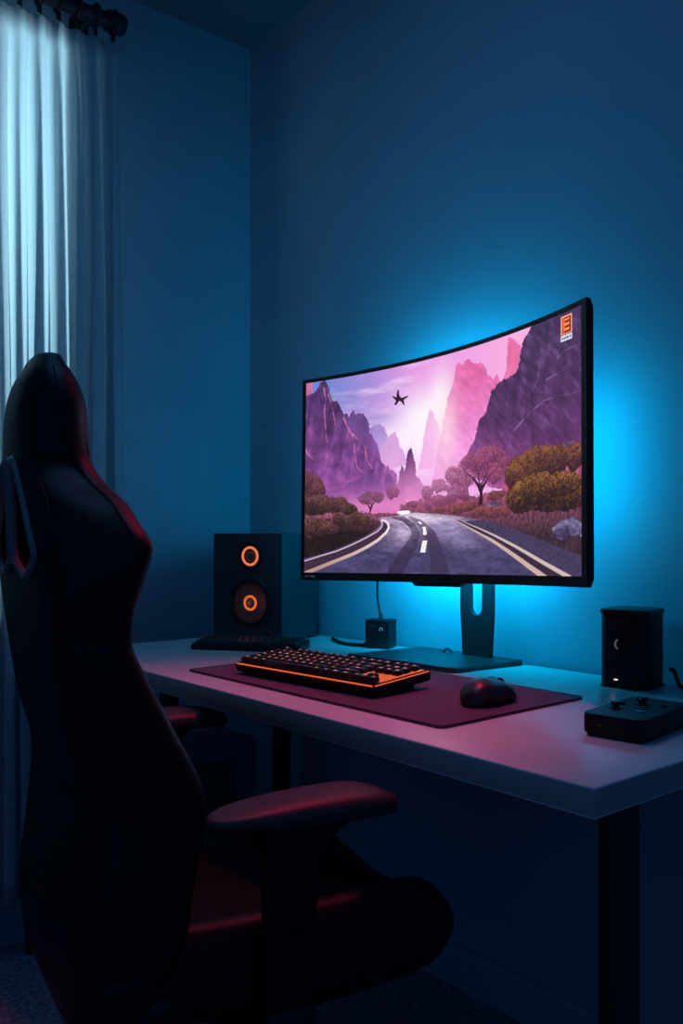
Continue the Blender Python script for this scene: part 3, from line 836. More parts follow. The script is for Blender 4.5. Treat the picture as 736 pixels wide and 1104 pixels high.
# ------------------------------------------------------------------ the game picture shown on the display
def paint(nx, ny):
    A, B = np.meshgrid((np.arange(nx) + 0.5) / nx, (np.arange(ny) + 0.5) / ny)
    ASP = 1.74
    def vn(x, y, seed):
        g = np.random.RandomState(seed).rand(256, 256)
        xi = np.floor(x).astype(int); yi = np.floor(y).astype(int)
        fx = x - xi; fy = y - yi
        fx = fx * fx * (3 - 2 * fx); fy = fy * fy * (3 - 2 * fy)
        q = lambda i, j: g[j % 256, i % 256]
        return (q(xi, yi) * (1 - fx) + q(xi + 1, yi) * fx) * (1 - fy) + (q(xi, yi + 1) * (1 - fx) + q(xi + 1, yi + 1) * fx) * fy
    def fbm(x, y, seed, o=4):
        s = 0; am = 0.5; tot = 0
        for k in range(o):
            s = s + am * vn(x * 2 ** k * (0.8 if k % 2 else 1) + y * (0.6 * 2 ** k if k % 2 else 0), y * 2 ** k * (0.8 if k % 2 else 1) - x * (0.6 * 2 ** k if k % 2 else 0), seed + k); tot += am; am *= 0.6
        return s / tot
    def poly(pts, jag=0.0, js=60, seed=5):
        x, y = A, B
        if jag:
            x = A + (fbm(A * js * ASP, B * js, seed, 3) - 0.5) * jag / ASP * 2
            y = B + (fbm(A * js * ASP, B * js, seed + 9, 3) - 0.5) * jag * 2
        m = np.zeros(A.shape, bool)
        n = len(pts)
        for i in range(n):
            x0, y0 = pts[i]; x1, y1 = pts[(i + 1) % n]
            if y0 == y1:
                continue
            c = ((y0 > y) != (y1 > y)) & (x < (x1 - x0) * (y - y0) / (y1 - y0) + x0)
            m ^= c
        return m
    def line(pts, w0, w1):
        out = np.zeros(A.shape)
        n = len(pts) - 1
        for i in range(n):
            x0, y0 = pts[i]; x1, y1 = pts[i + 1]
            dx, dy = (x1 - x0) * ASP, y1 - y0
            px, py = (A - x0) * ASP, B - y0
            t = np.clip((px * dx + py * dy) / (dx * dx + dy * dy + 1e-12), 0, 1)
            d = np.hypot(px - t * dx, py - t * dy)
            w = w0 + (w1 - w0) * (i + t) / n
            out = np.maximum(out, np.clip((w - d) / 0.0018 + 0.5, 0, 1))
        return out
    C3 = lambda r, g, b: np.array([r, g, b], float) / 255
    def mix(c, d, m):
        m = np.clip(m, 0, 1)[..., None] if isinstance(m, np.ndarray) else m
        return c * (1 - m) + d * m
    def vert(c0, c1, b0, b1):
        t = np.clip((B - b0) / (b1 - b0), 0, 1)[..., None]
        return c0 * (1 - t) + c1 * t
    def put(img, m, col):
        m = m.astype(float)[..., None] if m.dtype == bool else np.clip(m, 0, 1)[..., None]
        return img * (1 - m) + col * m
    def blob(lst, jag, js, seed):
        m = np.zeros(A.shape)
        tone = np.zeros(A.shape)
        n = (fbm(A * js * ASP, B * js, seed, 4) - 0.5) * jag
        for cx, cy, rx, ry in lst:
            d = np.hypot((A - cx) / rx, (B - cy) / ry) + n
            k = np.clip((1.0 - d) * 12, 0, 1)
            tone = np.where(k > 0.5, np.clip(((cy - B) / ry) * 0.5 + 0.5, 0, 1), tone)
            m = np.maximum(m, k)
        return m, tone
    S = SCR
    # sky, clouds, sun haze
    img = mix(mix(C3(112, 134, 208), C3(228, 150, 226), np.clip((A - 0.06) / 0.34, 0, 1)), C3(252, 176, 224), np.clip((A - 0.4) / 0.4, 0, 1))
    img = mix(img, C3(236, 178, 236), np.clip((B - 0.10) / 0.42, 0, 1) * 0.85)
    cl = fbm(A * 5 + B * 1.5, B * 17 - A * 3, 21, 5)
    img = mix(img, C3(250, 225, 250), np.clip((cl - 0.52) * 4, 0, 1) * np.clip(1 - abs(A - 0.28) * 3, 0, 1) * 0.8)
    img = mix(img, C3(120, 118, 200), np.clip((0.47 - cl) * 5, 0, 1) * np.clip(1 - abs(A - 0.22) * 5, 0, 1) * np.clip(1 - abs(B - 0.19) * 6, 0, 1) * 0.75)
    for cx, cy, rx, ry in S['glow']:
        g = np.exp(-(((A - cx) / rx) ** 2 + ((B - cy) / ry) ** 2) * 1.15)
        img = mix(img, C3(255, 250, 255), g * 0.95)
    g = np.exp(-(((A - 0.30) / 0.2) ** 2 + ((B - 0.36) / 0.08) ** 2))
    img = mix(img, C3(255, 240, 252), g * 0.8)
    crag = fbm(A * 62 + B * 8, B * 9 + A * 5, 31, 4)
    crag2 = fbm(A * 26 - B * 16, B * 22 + A * 8, 41, 5)
    diag = fbm((A * ASP + B * 1.2) * 9, (A * ASP - B) * 38, 47, 4)
    def rock(img, name, c0, c1, b0, b1, amt, jag=0.008, tex=None, hi=None):
        m = poly(S[name], jag)
        t = (crag * 0.55 + crag2 * 0.45) if tex is None else tex
        col = vert(c0, c1, b0, b1) * (1 + amt * (t[..., None] - 0.5) * 2)
        if hi is not None:
            col = mix(col, hi, np.clip((t - 0.56) * 6, 0, 1) * 0.55)
        return put(img, m, np.clip(col, 0, 1))
    img = rock(img, 'far_a', C3(168, 140, 208), C3(226, 158, 224), 0.30, 0.62, 0.10)
    img = rock(img, 'far_c', C3(244, 204, 244), C3(250, 190, 240), 0.35, 0.60, 0.04)
    g = np.exp(-(((A - 0.42) / 0.10) ** 2 + ((B - 0.40) / 0.12) ** 2))
    img = mix(img, C3(255, 244, 255), g * 0.8)
    img = rock(img, 'far_b', C3(214, 164, 220), C3(238, 170, 230), 0.36, 0.62, 0.08)
    img = rock(img, 'spire_pale', C3(242, 188, 236), C3(244, 170, 230), 0.28, 0.6, 0.06)
    img = rock(img, 'pink_mtn', C3(226, 108, 172), C3(240, 152, 222), 0.14, 0.48, 0.20, tex=crag2 * 0.5 + diag * 0.5)
    img = rock(img, 'pink_point', C3(232, 110, 166), C3(238, 134, 190), 0.08, 0.30, 0.14)
    g = np.exp(-(((A - 0.515) / 0.045) ** 2 + ((B - 0.33) / 0.20) ** 2))
    img = mix(img, C3(255, 222, 232), g * 0.75)
    img = rock(img, 'sliver', C3(196, 110, 160), C3(150, 80, 140), 0.0, 0.2, 0.2)
    img = rock(img, 'cliff_b', C3(110, 74, 140), C3(176, 94, 176), 0.26, 0.64, 0.30)
    img = rock(img, 'cliff_a', C3(84, 54, 108), C3(140, 76, 152), 0.05, 0.58, 0.62, hi=C3(190, 104, 150))
    for nm in ('r1', 'r2', 'r3', 'r4', 'r5'):
        img = put(img, line(S[nm], 0.0045, 0.0025) * np.clip(crag2 * 2.4 - 0.45, 0.1, 0.9), C3(208, 122, 168))
    img = put(img, np.clip((B - 0.50) / 0.16, 0, 1) * np.clip((0.36 - A) / 0.08, 0, 1) * 0.75, C3(206, 114, 200))
    tx = diag * 0.65 + crag * 0.35
    img = rock(img, 'right_cliff', C3(70, 47, 86), C3(100, 54, 106), 0.05, 0.52, 0.45, tex=tx, hi=C3(112, 84, 132))
    mm = poly(S['right_cliff'], 0.008)
    for nm in ('q1', 'q2', 'q3', 'q4'):
        img = put(img, line(S[nm], 0.004, 0.001) * np.clip(crag * 2.2 - 0.55, 0, 1) * mm, C3(136, 104, 152))
    haze = np.clip((B - 0.34 - (A - 0.62) * 0.45) / 0.24, 0, 1) * np.clip((0.95 - A) / 0.25, 0, 1) * mm
    img = put(img, haze * 0.72, C3(200, 98, 172))
    img = rock(img, 'mesa', C3(122, 70, 140), C3(214, 124, 196), 0.545, 0.70, 0.2)
    img = rock(img, 'spire_dark', C3(100, 52, 106), C3(220, 122, 196), 0.43, 0.66, 0.24)
    img = put(img, np.exp(-((B - 0.665) / 0.045) ** 2) * np.clip((0.56 - A) / 0.1, 0, 1) * np.clip((A - 0.12) / 0.1, 0, 1) * 0.75, C3(232, 134, 196))
    fol = 0.45 * fbm(A * 95 * ASP, B * 95, 61, 2) + 0.55 * np.random.RandomState(5).rand(*A.shape) ** 1.0
    fol2 = fbm(A * 60 * ASP, B * 60, 71, 4)
    grass = fbm(A * 130 * ASP, B * 70, 81, 3)
    # ground, middle distance shrubs
    img = put(img, poly(S['ground_r'], 0.012), vert(C3(176, 88, 122), C3(66, 46, 58), 0.62, 0.84) * (0.55 + 0.9 * grass[..., None]))
    m, t = blob(S['shrubs_m'], 0.9, 42, 91)
    img = put(img, m * np.clip((fol - 0.22) * 6, 0.35, 1), mix(C3(96, 44, 78), C3(178, 92, 138), np.clip(t * 0.7 + (fol - 0.5) * 1.6, 0, 1)))
    m, t = blob(S['shrubs_f'], 0.6, 50, 95)
    img = put(img, m * 0.9, mix(C3(72, 36, 46), C3(168, 92, 92), np.clip(t * 0.8 + (fol - 0.5) * 1.6, 0, 1)))
    img = put(img, poly(S['ground_l'], 0.012), vert(C3(190, 100, 140), C3(40, 28, 32), 0.66, 0.80) * (0.55 + 0.9 * grass[..., None]))
    m, t = blob(S['tree'], 0.75, 34, 101)
    holes = np.clip((fol * 0.6 + fol2 * 0.4 - 0.36) * 7, 0, 1)
    img = put(img, m * (0.30 + 0.70 * holes), mix(C3(84, 34, 66), C3(196, 104, 140), np.clip(t * 0.55 + (fol - 0.5) * 1.7 + 0.05, 0, 1)))
    img = put(img, poly(S['trunk'], 0.004), C3(58, 26, 44))
    for nm in ('br1', 'br2', 'br3', 'br4'):
        img = put(img, line(S[nm], 0.0045, 0.0010), C3(66, 30, 50))
    m, t = blob(S['tree_b'], 0.7, 40, 111)
    img = put(img, m * (0.35 + 0.65 * holes), mix(C3(92, 50, 74), C3(150, 92, 112), np.clip(t * 0.5 + (fol - 0.5) * 1.6, 0, 1)))
    img = put(img, poly(S['trunk_b'], 0.003), C3(66, 34, 50))
    # left shrubs, right bushes
    m, t = blob(S['bush_l'], 0.55, 46, 121)
    c_b = mix(mix(C3(42, 28, 34), C3(140, 92, 84), np.clip(t * 0.75 + (fol - 0.5) * 1.7 - 0.08, 0, 1)), C3(120, 62, 92), np.clip((0.68 - B) * 6, 0, 1) * 0.5)
    img = put(img, m, c_b)
    for nm, sd, lo, hi_ in (('bush_r', 131, C3(52, 30, 40), C3(158, 98, 62)), ('bush_rr', 141, C3(38, 24, 32), C3(166, 108, 54))):
        m, t = blob(S[nm], 0.40, 46, sd)
        img = put(img, m, mix(lo, hi_, np.clip(t * 0.95 - 0.18 + (fol - 0.5) * 1.8, 0, 1)))
    for nm in ('rock_b', 'rock_c'):
        img = put(img, poly(S[nm], 0.006), mix(C3(90, 66, 100), C3(186, 160, 190), np.clip((crag2 - 0.35) * 3, 0, 1)))
    # road
    road = poly(S['road'])
    sheen = fbm(A * 30 + B * 20, B * 60 - A * 14, 151, 4)
    grit = fbm(A * 300, B * 300, 161, 2)
    col = vert(C3(150, 118, 158), C3(84, 76, 120), 0.72, 0.90)
    far = np.exp(-(((A - 0.44) / 0.125) ** 2 + ((B - 0.735) / 0.048) ** 2))
    col = mix(col, C3(255, 236, 250), far * 0.95)
    s1 = np.exp(-(((A - 0.37 + (B - 0.8) * 0.35) / 0.05) ** 2 + ((B - 0.80) / 0.07) ** 2))
    col = mix(col, C3(220, 198, 234), s1 * 0.85)
    s2 = np.exp(-(((A - 0.54 - (B - 0.8) * 0.5) / 0.07) ** 2 + ((B - 0.81) / 0.07) ** 2))
    col = mix(col, C3(178, 162, 214), s2 * 0.85)
    col = col * (0.62 + 0.55 * sheen[..., None] + 0.28 * (grit[..., None] - 0.5))
    img = put(img, road, np.clip(col, 0, 1))
    dk = C3(54, 40, 66)
    img = put(img, np.clip(line(S['band'], 0.005, 0.045) * road, 0, 1) * np.clip(1.5 * sheen - 0.15, 0, 0.75), dk)
    img = put(img, line(S['band_b'], 0.004, 0.060) * road * np.clip(1.5 * sheen - 0.3, 0, 0.6), dk)
    img = put(img, line([(0.20, 1.03)] + [tuple(p) for p in S['line_b'][3:7]], 0.012, 0.002) * 0.0, dk)
    # asphalt between the edge lines, shoulder
    la, lb = S['line_a'], S['line_b']
    img = put(img, poly(la + lb[::-1]), C3(66, 46, 66) * (0.7 + 0.6 * grit[..., None]))
    img = put(img, poly(S['line_c'] + S['line_d'][::-1]), C3(62, 44, 62) * (0.7 + 0.6 * grit[..., None]))
    img = put(img, poly(S['line_d'] + [[1.02, 1.02], [1.02, 0.94]] + [[0.8947, 0.8785], [0.7553, 0.8065], [0.6453, 0.7648]]), C3(72, 60, 92) * (0.7 + 0.6 * grit[..., None]))
    img = put(img, line(la, 0.0032, 0.0030), C3(214, 190, 210))
    img = put(img, line(lb, 0.0105, 0.0050), vert(C3(250, 230, 240), C3(186, 148, 138), 0.78, 0.97))
    img = put(img, line(S['line_c'], 0.0015, 0.0125), C3(206, 178, 172))
    img = put(img, line(S['line_d'], 0.0012, 0.0095), C3(212, 190, 188))
    for d in ('dash_a', 'dash_b', 'dash_c'):
        img = put(img, poly(S[d]), C3(248, 240, 246))
    img = put(img, poly(S['rock'], 0.010), mix(C3(62, 50, 84), C3(160, 148, 190), np.clip((crag2 - 0.36) * 3.2, 0, 1)))
    m, _ = blob(S['glint'], 0.5, 60, 171)
    img = put(img, m, C3(255, 248, 255))
    # sun haze in front of the far valley
    g = np.exp(-(((A - 0.44) / 0.12) ** 2 + ((B - 0.56) / 0.10) ** 2))
    img = mix(img, C3(255, 196, 240), g * 0.32)
    # flying craft
    img = put(img, poly(S['jet']), C3(52, 24, 46))
    # corner emblem: orange square with a light E, white plate below
    L = np.array(S['logo']); x0, x1 = L[:, 0].min(), L[:, 0].max()
    y0, y1 = L[0, 1] + 0.024, L[3, 1] + 0.018
    rect = lambda u0, v0, u1, v1: ((A > x0 + (x1 - x0) * u0) & (A < x0 + (x1 - x0) * u1) & (B > y0 + (y1 - y0) * v0) & (B < y0 + (y1 - y0) * v1))
    img = put(img, rect(0, 0, 1, 1), C3(246, 168, 140))
    img = put(img, rect(0.10, 0.06, 0.90, 0.95), C3(150, 34, 14))
    img = put(img, rect(0.10, 0.06, 0.34, 0.95), C3(214, 66, 22))
    for v in (0.16, 0.42, 0.68):
        img = put(img, rect(0.22, v, 0.76, v + 0.13), C3(255, 150, 96))
    img = put(img, rect(0.22, 0.16, 0.36, 0.81), C3(244, 116, 60))
    img = put(img, rect(0, 1.06, 1, 1.38), C3(226, 222, 236))
    for k, (u0, u1) in enumerate(((0.08, 0.14), (0.18, 0.24), (0.30, 0.36), (0.40, 0.46), (0.52, 0.58), (0.66, 0.72), (0.80, 0.90))):
        img = put(img, rect(u0, 1.14, u1, 1.30), C3(70, 58, 96))
    for u0 in (0.14, 0.36, 0.58):
        img = put(img, rect(u0, 1.20, u0 + 0.08, 1.24), C3(70, 58, 96))
    return np.clip(img, 0, 1)

# ------------------------------------------------------------------ curved monitor
MW, MH, SAG = 0.7827, 0.4544, 0.0635
BX, BY = -1.307, 1.333
mon = thing('curved_monitor', 'large curved monitor showing a pink mountain road game, on a black stand', 'monitor', (BX, BY, DZ))
H = T(-1.195 - BX, 1.24 - BY, 1.1525 - DZ) @ Matrix.Rotation(-0.0443, 4, 'Z') @ Matrix.Rotation(-0.0321, 4, 'X') @ Matrix.Rotation(-0.0273, 4, 'Y')
def yc(x):
    return -SAG * (2 * x / MW) ** 2
NSEG = 48
XS = [-MW / 2 + MW * i / NSEG for i in range(NSEG + 1)]
# back shell
bm = bmesh.new()
rings = []
for x in XS:
    y = yc(x)
    e = 0.0
    rings.append([(x, y + 0.0015, -MH / 2), (x, y + 0.0015, MH / 2), (x, y + 0.010, MH / 2), (x, y + 0.017, MH / 2 - 0.012), (x, y + 0.017, -MH / 2 + 0.012), (x, y + 0.010, -MH / 2)])
loft(bm, rings, M=H)
fin('back_shell', bm, BLACK_PLASTIC, mon, smooth=40)
# bezel: strips around the picture
bl, br, bt, bb = 0.008, 0.013, 0.008, 0.017
def strip(bm, x0, x1, z0, z1, yf, yb, n):
    rings = []
    for i in range(n + 1):
        x = x0 + (x1 - x0) * i / n
        y = yc(x)
        rings.append([(x, y + yf, z0), (x, y + yf, z1), (x, y + yb, z1), (x, y + yb, z0)])
    loft(bm, rings, M=H)
bm = bmesh.new()
strip(bm, -MW / 2, MW / 2, MH / 2 - bt, MH / 2, -0.001, 0.003, 48)
strip(bm, -MW / 2, MW / 2, -MH / 2, -MH / 2 + bb, -0.001, 0.003, 48)
strip(bm, -MW / 2, -MW / 2 + bl, -MH / 2 + bb, MH / 2 - bt, -0.001, 0.003, 2)
strip(bm, MW / 2 - br, MW / 2, -MH / 2 + bb, MH / 2 - bt, -0.001, 0.003, 2)
fin('bezel', bm, SATIN_PLASTIC, mon, smooth=30)
# picture
NX, NYS = 520, 310
pic = paint(NX, NYS)
sx0, sx1, sz1, sz0 = -MW / 2 + bl, MW / 2 - br, MH / 2 - bt, -MH / 2 + bb
xs = sx0 + (sx1 - sx0) * np.linspace(0, 1, NX + 1)
zsn = sz1 + (sz0 - sz1) * np.linspace(0, 1, NYS + 1)
XX, ZZ = np.meshgrid(xs, zsn)
YY = -SAG * (2 * XX / MW) ** 2 + 0.0008
co = np.stack([XX, YY, ZZ], -1).reshape(-1, 3)
Hn = np.array(H)
co = co @ Hn[:3, :3].T + Hn[:3, 3]
idx = np.arange((NX + 1) * (NYS + 1)).reshape(NYS + 1, NX + 1)
fc = np.stack([idx[:-1, :-1], idx[1:, :-1], idx[1:, 1:], idx[:-1, 1:]], -1).reshape(-1, 4)
me = bpy.data.meshes.new('screen')
me.vertices.add(len(co)); me.vertices.foreach_set('co', co.astype(np.float32).ravel())
me.loops.add(fc.size); me.loops.foreach_set('vertex_index', fc.astype(np.int32).ravel())
me.polygons.add(len(fc)); me.polygons.foreach_set('loop_start', np.arange(0, fc.size, 4, dtype=np.int32))
me.update(calc_edges=True)
me.polygons.foreach_set('use_smooth', np.ones(len(fc), bool))
at = me.color_attributes.new('picture', 'FLOAT_COLOR', 'CORNER')
L = np.where(pic <= 0.04045, pic / 12.92, ((pic + 0.055) / 1.055) ** 2.4).reshape(-1, 3)
cl4 = np.ones((len(fc), 4, 4), np.float32); cl4[:, :, :3] = L[:, None, :]
at.data.foreach_set('color', cl4.ravel())
me.materials.append(SCREEN)
scr = link('screen', me, mon)
scr['label'] = 'lit screen with a pink mountain road game'
# chin marks and sensor bump
bm = bmesh.new()
xk = -MW / 2 + 0.012
for w, kind in ((0.0045, 0), (0.0035, 0), (0.0025, 2), (0.0035, 1), (0.0035, 1), (0.0035, 1)):
    if kind != 2:
        xc = xk + w / 2
        box(bm, (w * 0.85, 0.0004, 0.0032), (xc, yc(xc) - 0.0012, -MH / 2 + 0.0085), M=H)
    xk += w + 0.0012
fin('printed_marks', bm, PRINT, mon, smooth=0)
bm = bmesh.new()
xb = -0.016
prism(bm, [(-0.075, 0.006), (-0.066, -0.0045), (-0.060, -0.0075), (0.060, -0.0075), (0.066, -0.0045), (0.075, 0.006)], 0, 0.014, 0.001, 1, M=H @ T(xb, 0.013, -MH / 2) @ RX(90))
fin('sensor_bump', bm, BLACK_PLASTIC, mon)
# rear hump, mount, light strip
bm = bmesh.new()
prism(bm, rrect(0.50, 0.34, 0.04), 0.006, 0.112, 0.020, 3, M=H @ T(-0.035, 0, 0) @ RX(-90))
fin('rear_hump', bm, BLACK_PLASTIC, mon)
bm = bmesh.new()
for sz, c in (((0.008, 0.003, 0.28), (0.190, 0.113, 0)), ((0.008, 0.003, 0.28), (-0.260, 0.113, 0)), ((0.40, 0.003, 0.008), (-0.060, 0.113, 0.140)), ((0.40, 0.003, 0.008), (-0.060, 0.113, -0.140))):
    box(bm, sz, c, M=H)
fin('light_strip', bm, STRIP, mon, smooth=0)
# stand
CXL, CYL = -1.253 - BX, 1.408 - BY
bm = bmesh.new()
w, sw, zb, zt, zs0, zs1 = 0.088, 0.036, 0.008, 0.40, 0.098, 0.235
outer = [(-w / 2, zb), (w / 2, zb), (w / 2, zt), (-w / 2, zt)]
t = bmesh.new()
# front face as bars around the slot: a loft of the outline with the slot cut as a rounded hole
N2 = 24
hole = []
for k in range(N2):
    a = 2 * PI * k / N2
    hx = sw / 2 * math.cos(a)
    hz = (zs1 - sw / 2 if math.sin(a) >= 0 else zs0 + sw / 2) + sw / 2 * math.sin(a)
    hole.append((hx, hz))
def on_outer(a):
    cx, cz = math.cos(a), math.sin(a)
    zc = (zb + zt) / 2
    k = min((w / 2) / max(abs(cx), 1e-6), ((zt - zb) / 2) / max(abs(cz), 1e-6))
    return (cx * k, zc + cz * k)
outp = []
for hx, hz in hole:
    zc = (zs0 + zs1) / 2
    if abs(hx) > sw / 2 * 0.6:
        outp.append((math.copysign(w / 2, hx), hz))
    else:
        outp.append((hx / (sw / 2 * 0.6) * w / 2, zt if hz > zc else zb))
fr = {}
for y in (-0.006, 0.006):
    fr[y] = ([t.verts.new((CXL + a, CYL + y, b)) for a, b in outp], [t.verts.new((CXL + a, CYL + y, b)) for a, b in hole])
for k in range(N2):
    l = (k + 1) % N2
    for y in (-0.006, 0.006):
        o_, h_ = fr[y]
        t.faces.new((o_[k], o_[l], h_[l], h_[k]))
    for q in (0, 1):
        a, b = fr[-0.006][q], fr[0.006][q]
        t.faces.new((a[k], a[l], b[l], b[k]))
merge(bm, t)
fin('stand_column', bm, STAND_METAL, mon, smooth=30)
bm = bmesh.new()
box(bm, (0.10, 0.105, 0.10), (CXL, (CYL + (1.288 - BY)) / 2 - 0.004, 0.395), 0.006)
fin('mount_block', bm, BLACK_PLASTIC, mon)
bm = bmesh.new()
b0 = [(-0.152, -0.113), (0.126, -0.091), (0.138, -0.083), (0.1525, 0.1000), (0.150, 0.105), (-0.130, 0.100), (-0.135, 0.095)]
prism(bm, b0, 0.0, 0.0105, 0.0015, 1)
fin('stand_base', bm, STAND_METAL, mon)
bm = bmesh.new()
tube(bm, [(CXL - 0.075 + 0.012 * math.cos(a), CYL - 0.012, 0.0085 + 0.011 * math.sin(a)) for a in [PI * k / 12 for k in range(13)]], 0.0022, 8)
fin('cable_loop', bm, STAND_METAL, mon)

# ------------------------------------------------------------------ gaming chair
CHX, CHY = -1.132, 0.718
chair = thing('gaming_chair', 'black high-backed gaming chair with red-lit edges in front of the desk', 'chair', (CHX, CHY, 0), math.radians(-9.8))

def table(rows):
    def f(z):
        if z <= rows[0][0]:
            return rows[0][1:]
        for a, b in zip(rows, rows[1:]):
            if z <= b[0]:
                t = (z - a[0]) / (b[0] - a[0])
                t = t * t * (3 - 2 * t)
                return tuple(p * (1 - t) + q * t for p, q in zip(a[1:], b[1:]))
        return rows[-1][1:]
    return f
def spline_table(rows):
    zs = [r[0] for r in rows]
    def f(z):
        z = min(max(z, zs[0]), zs[-1])
        i = max(0, min(len(rows) - 2, next((k for k in range(len(zs) - 1) if z <= zs[k + 1]), len(zs) - 2)))
        z0, z1 = zs[i], zs[i + 1]
        h = z1 - z0
        t = (z - z0) / h
        out = []
        for c in range(1, len(rows[0])):
            p0, p1 = rows[i][c], rows[i + 1][c]
            d = (p1 - p0) / h
            m0 = d if i == 0 else (0 if (p0 - rows[i - 1][c]) * (p1 - p0) <= 0 else 0.5 * ((p0 - rows[i - 1][c]) / (z0 - zs[i - 1]) + d))
            m1 = d if i + 2 >= len(rows) else (0 if (rows[i + 2][c] - p1) * (p1 - p0) <= 0 else 0.5 * ((rows[i + 2][c] - p1) / (zs[i + 2] - z1) + d))
            out.append((2 * t ** 3 - 3 * t * t + 1) * p0 + (t ** 3 - 2 * t * t + t) * h * m0 + (-2 * t ** 3 + 3 * t * t) * p1 + (t ** 3 - t * t) * h * m1)
        return tuple(out)
    return f
# z, wing tip half width, wing tip forward position
TIP = spline_table([(0.40, 0.17, -0.235), (0.44, 0.205, -0.205), (0.50, 0.245, -0.172), (0.61, 0.258, -0.152), (0.692, 0.258, -0.138), (0.80, 0.247, -0.181),
                    (0.86, 0.241, -0.210), (0.896, 0.238, -0.222), (0.93, 0.247, -0.222), (0.97, 0.262, -0.213), (1.006, 0.268, -0.206), (1.035, 0.245, -0.216),
                    (1.06, 0.212, -0.222), (1.082, 0.163, -0.230), (1.108, 0.130, -0.234), (1.15, 0.119, -0.235), (1.20, 0.112, -0.239), (1.235, 0.090, -0.254), (1.252, 0.062, -0.264)])
# z, rear panel half width, rear panel position
REAR = spline_table([(0.40, 0.14, -0.268), (0.44, 0.175, -0.280), (0.52, 0.207, -0.279), (0.60, 0.205, -0.270), (0.70, 0.198, -0.262), (0.78, 0.192, -0.283), (0.90, 0.188, -0.303),
                     (1.00, 0.182, -0.314), (1.06, 0.150, -0.316), (1.10, 0.112, -0.318), (1.15, 0.098, -0.318), (1.20, 0.088, -0.314), (1.235, 0.066, -0.303), (1.252, 0.036, -0.290)])
def back_ring(z, k=1.0, zz=None):
    ut, vt = TIP(z)
    ur, vr = REAR(z)
    head = 1 / (1 + math.exp(-(z - 1.12) / 0.016))
    depth = max(0.012, vt - vr)
    vf = min(vr + 0.085, vt + 0.005)                       # front pad
    half = [(0.0, vr - 0.002), (ur * 0.5, vr - 0.001), (ur * 0.84, vr + 0.001), (ur + (ut - ur) * 0.22, vr + depth * 0.13),
            (ur + (ut - ur) * 0.62, vr + depth * 0.40), (ut - 0.006, vt - depth * 0.26), (ut, vt - 0.014), (ut - 0.008, vt), (ut - 0.026, vt + 0.002),
            (ut - 0.052, vt - 0.020), (ut * 0.62, vf + 0.006), (ut * 0.3, vf), (0.0, vf)]
    # the head end is a rounded block
    cv, rv = (vr + vt) / 2, (vt - vr) / 2 + 0.004
    hd = []
    for i in range(13):
        a = -PI / 2 + PI * i / 12
        ca, sa = max(0.0, math.cos(a)), math.sin(a)
        hd.append(((ut + 0.004) * ca ** 0.62, cv + rv * math.copysign(abs(sa) ** 0.9, sa)))
    half = [(p[0] * (1 - head) + q[0] * head, p[1] * (1 - head) + q[1] * head) for p, q in zip(half, hd)]
    full = half + [(-a, b) for a, b in half[-2:0:-1]]
    mv = (vr + vt) / 2
    pts = [Vector((a * k, mv + (b - mv) * k, (z if zz is None else zz))) for a, b in full]
    return catmull(pts, 4, closed=True)
bm = bmesh.new()
rings = []
for k, zz in ((0.35, 0.385), (0.70, 0.388), (0.90, 0.395)):
    rings.append(back_ring(0.405, k, zz))
z = 0.405
while z < 1.246:
    rings.append(back_ring(z)); z += 0.0105
for k, zz in ((0.97, 1.2525), (0.85, 1.2575), (0.6, 1.2605), (0.25, 1.2615)):
    rings.append(back_ring(1.248, k, zz))
loft(bm, rings)
back = fin('backrest', bm, LEATHER, chair, smooth=60)
# the two belt openings, cut right through the shell
slotR = [(0.012, 1.105), (0.024, 1.118), (0.044, 1.112), (0.076, 1.080), (0.112, 1.040), (0.142, 1.006), (0.146, 0.992), (0.120, 0.980), (0.075, 0.968), (0.026, 0.984), (0.012, 0.998)]
slot_curves = []
slot_r = [(p.x, p.y) for p in catmull([(a, b, 0) for a, b in slotR], 4, closed=True)]
cut = bmesh.new()
for s in (1, -1):
    prism(cut, [(s * a, b) for a, b in slot_r], 0.0, 0.30, M=T(0, -0.12, 0) @ RX(90))
bmesh.ops.recalc_face_normals(cut, faces=cut.faces)
cme = bpy.data.meshes.new('slot_cut'); cut.to_mesh(cme); cut.free()
co_ = bpy.data.objects.new('slot_cut', cme); COL.objects.link(co_); co_.parent = chair
md = back.modifiers.new('slots', 'BOOLEAN'); md.operation = 'DIFFERENCE'; md.object = co_; md.solver = 'EXACT'
bpy.context.view_layer.update()
dg = bpy.context.evaluated_depsgraph_get()
newme = bpy.data.meshes.new_from_object(back.evaluated_get(dg))
back.modifiers.clear()
old = back.data; back.data = newme; newme.name = 'backrest'
bpy.data.meshes.remove(old)
bpy.data.objects.remove(co_); bpy.data.meshes.remove(cme)
newme.set_sharp_from_angle(angle=math.radians(50))
def rear_v(u, z):
    ring = back_ring(z)[:5 * 4]
    u = abs(u)
    for p, q in zip(ring, ring[1:]):
        if p.x <= u <= q.x:
            return p.y + (q.y - p.y) * (u - p.x) / (q.x - p.x + 1e-9)
    return ring[-1].y
for s in (1, -1):
    bm = bmesh.new()
    tube(bm, [(s * a, rear_v(a, b) - 0.001, b) for a, b in slot_r], 0.0055, 8, closed=True)
    o = fin('slot_trim', bm, TRIM_GREY, back)
    o['label'] = 'grey plastic rim around the belt opening'
# seams running down the shell: edge of the rear panel and edge of the wing
def seam(path, r=0.0017):
    bm = bmesh.new()
    tube(bm, path, r, 6)
    return bm
for s in (1, -1):
    path, wing = [], []
    z = 0.43
    while z < 1.24:
        ring = back_ring(z)
        p = ring[3 * 4]; path.append((s * p.x, p.y, p.z))
        p = ring[6 * 4 - 2]; wing.append((s * p.x, p.y, p.z))
        z += 0.012
    fin('panel_seam', seam(path, 0.0022), STITCH, back)
    fin('wing_seam', seam(wing, 0.0015), STITCH, back)

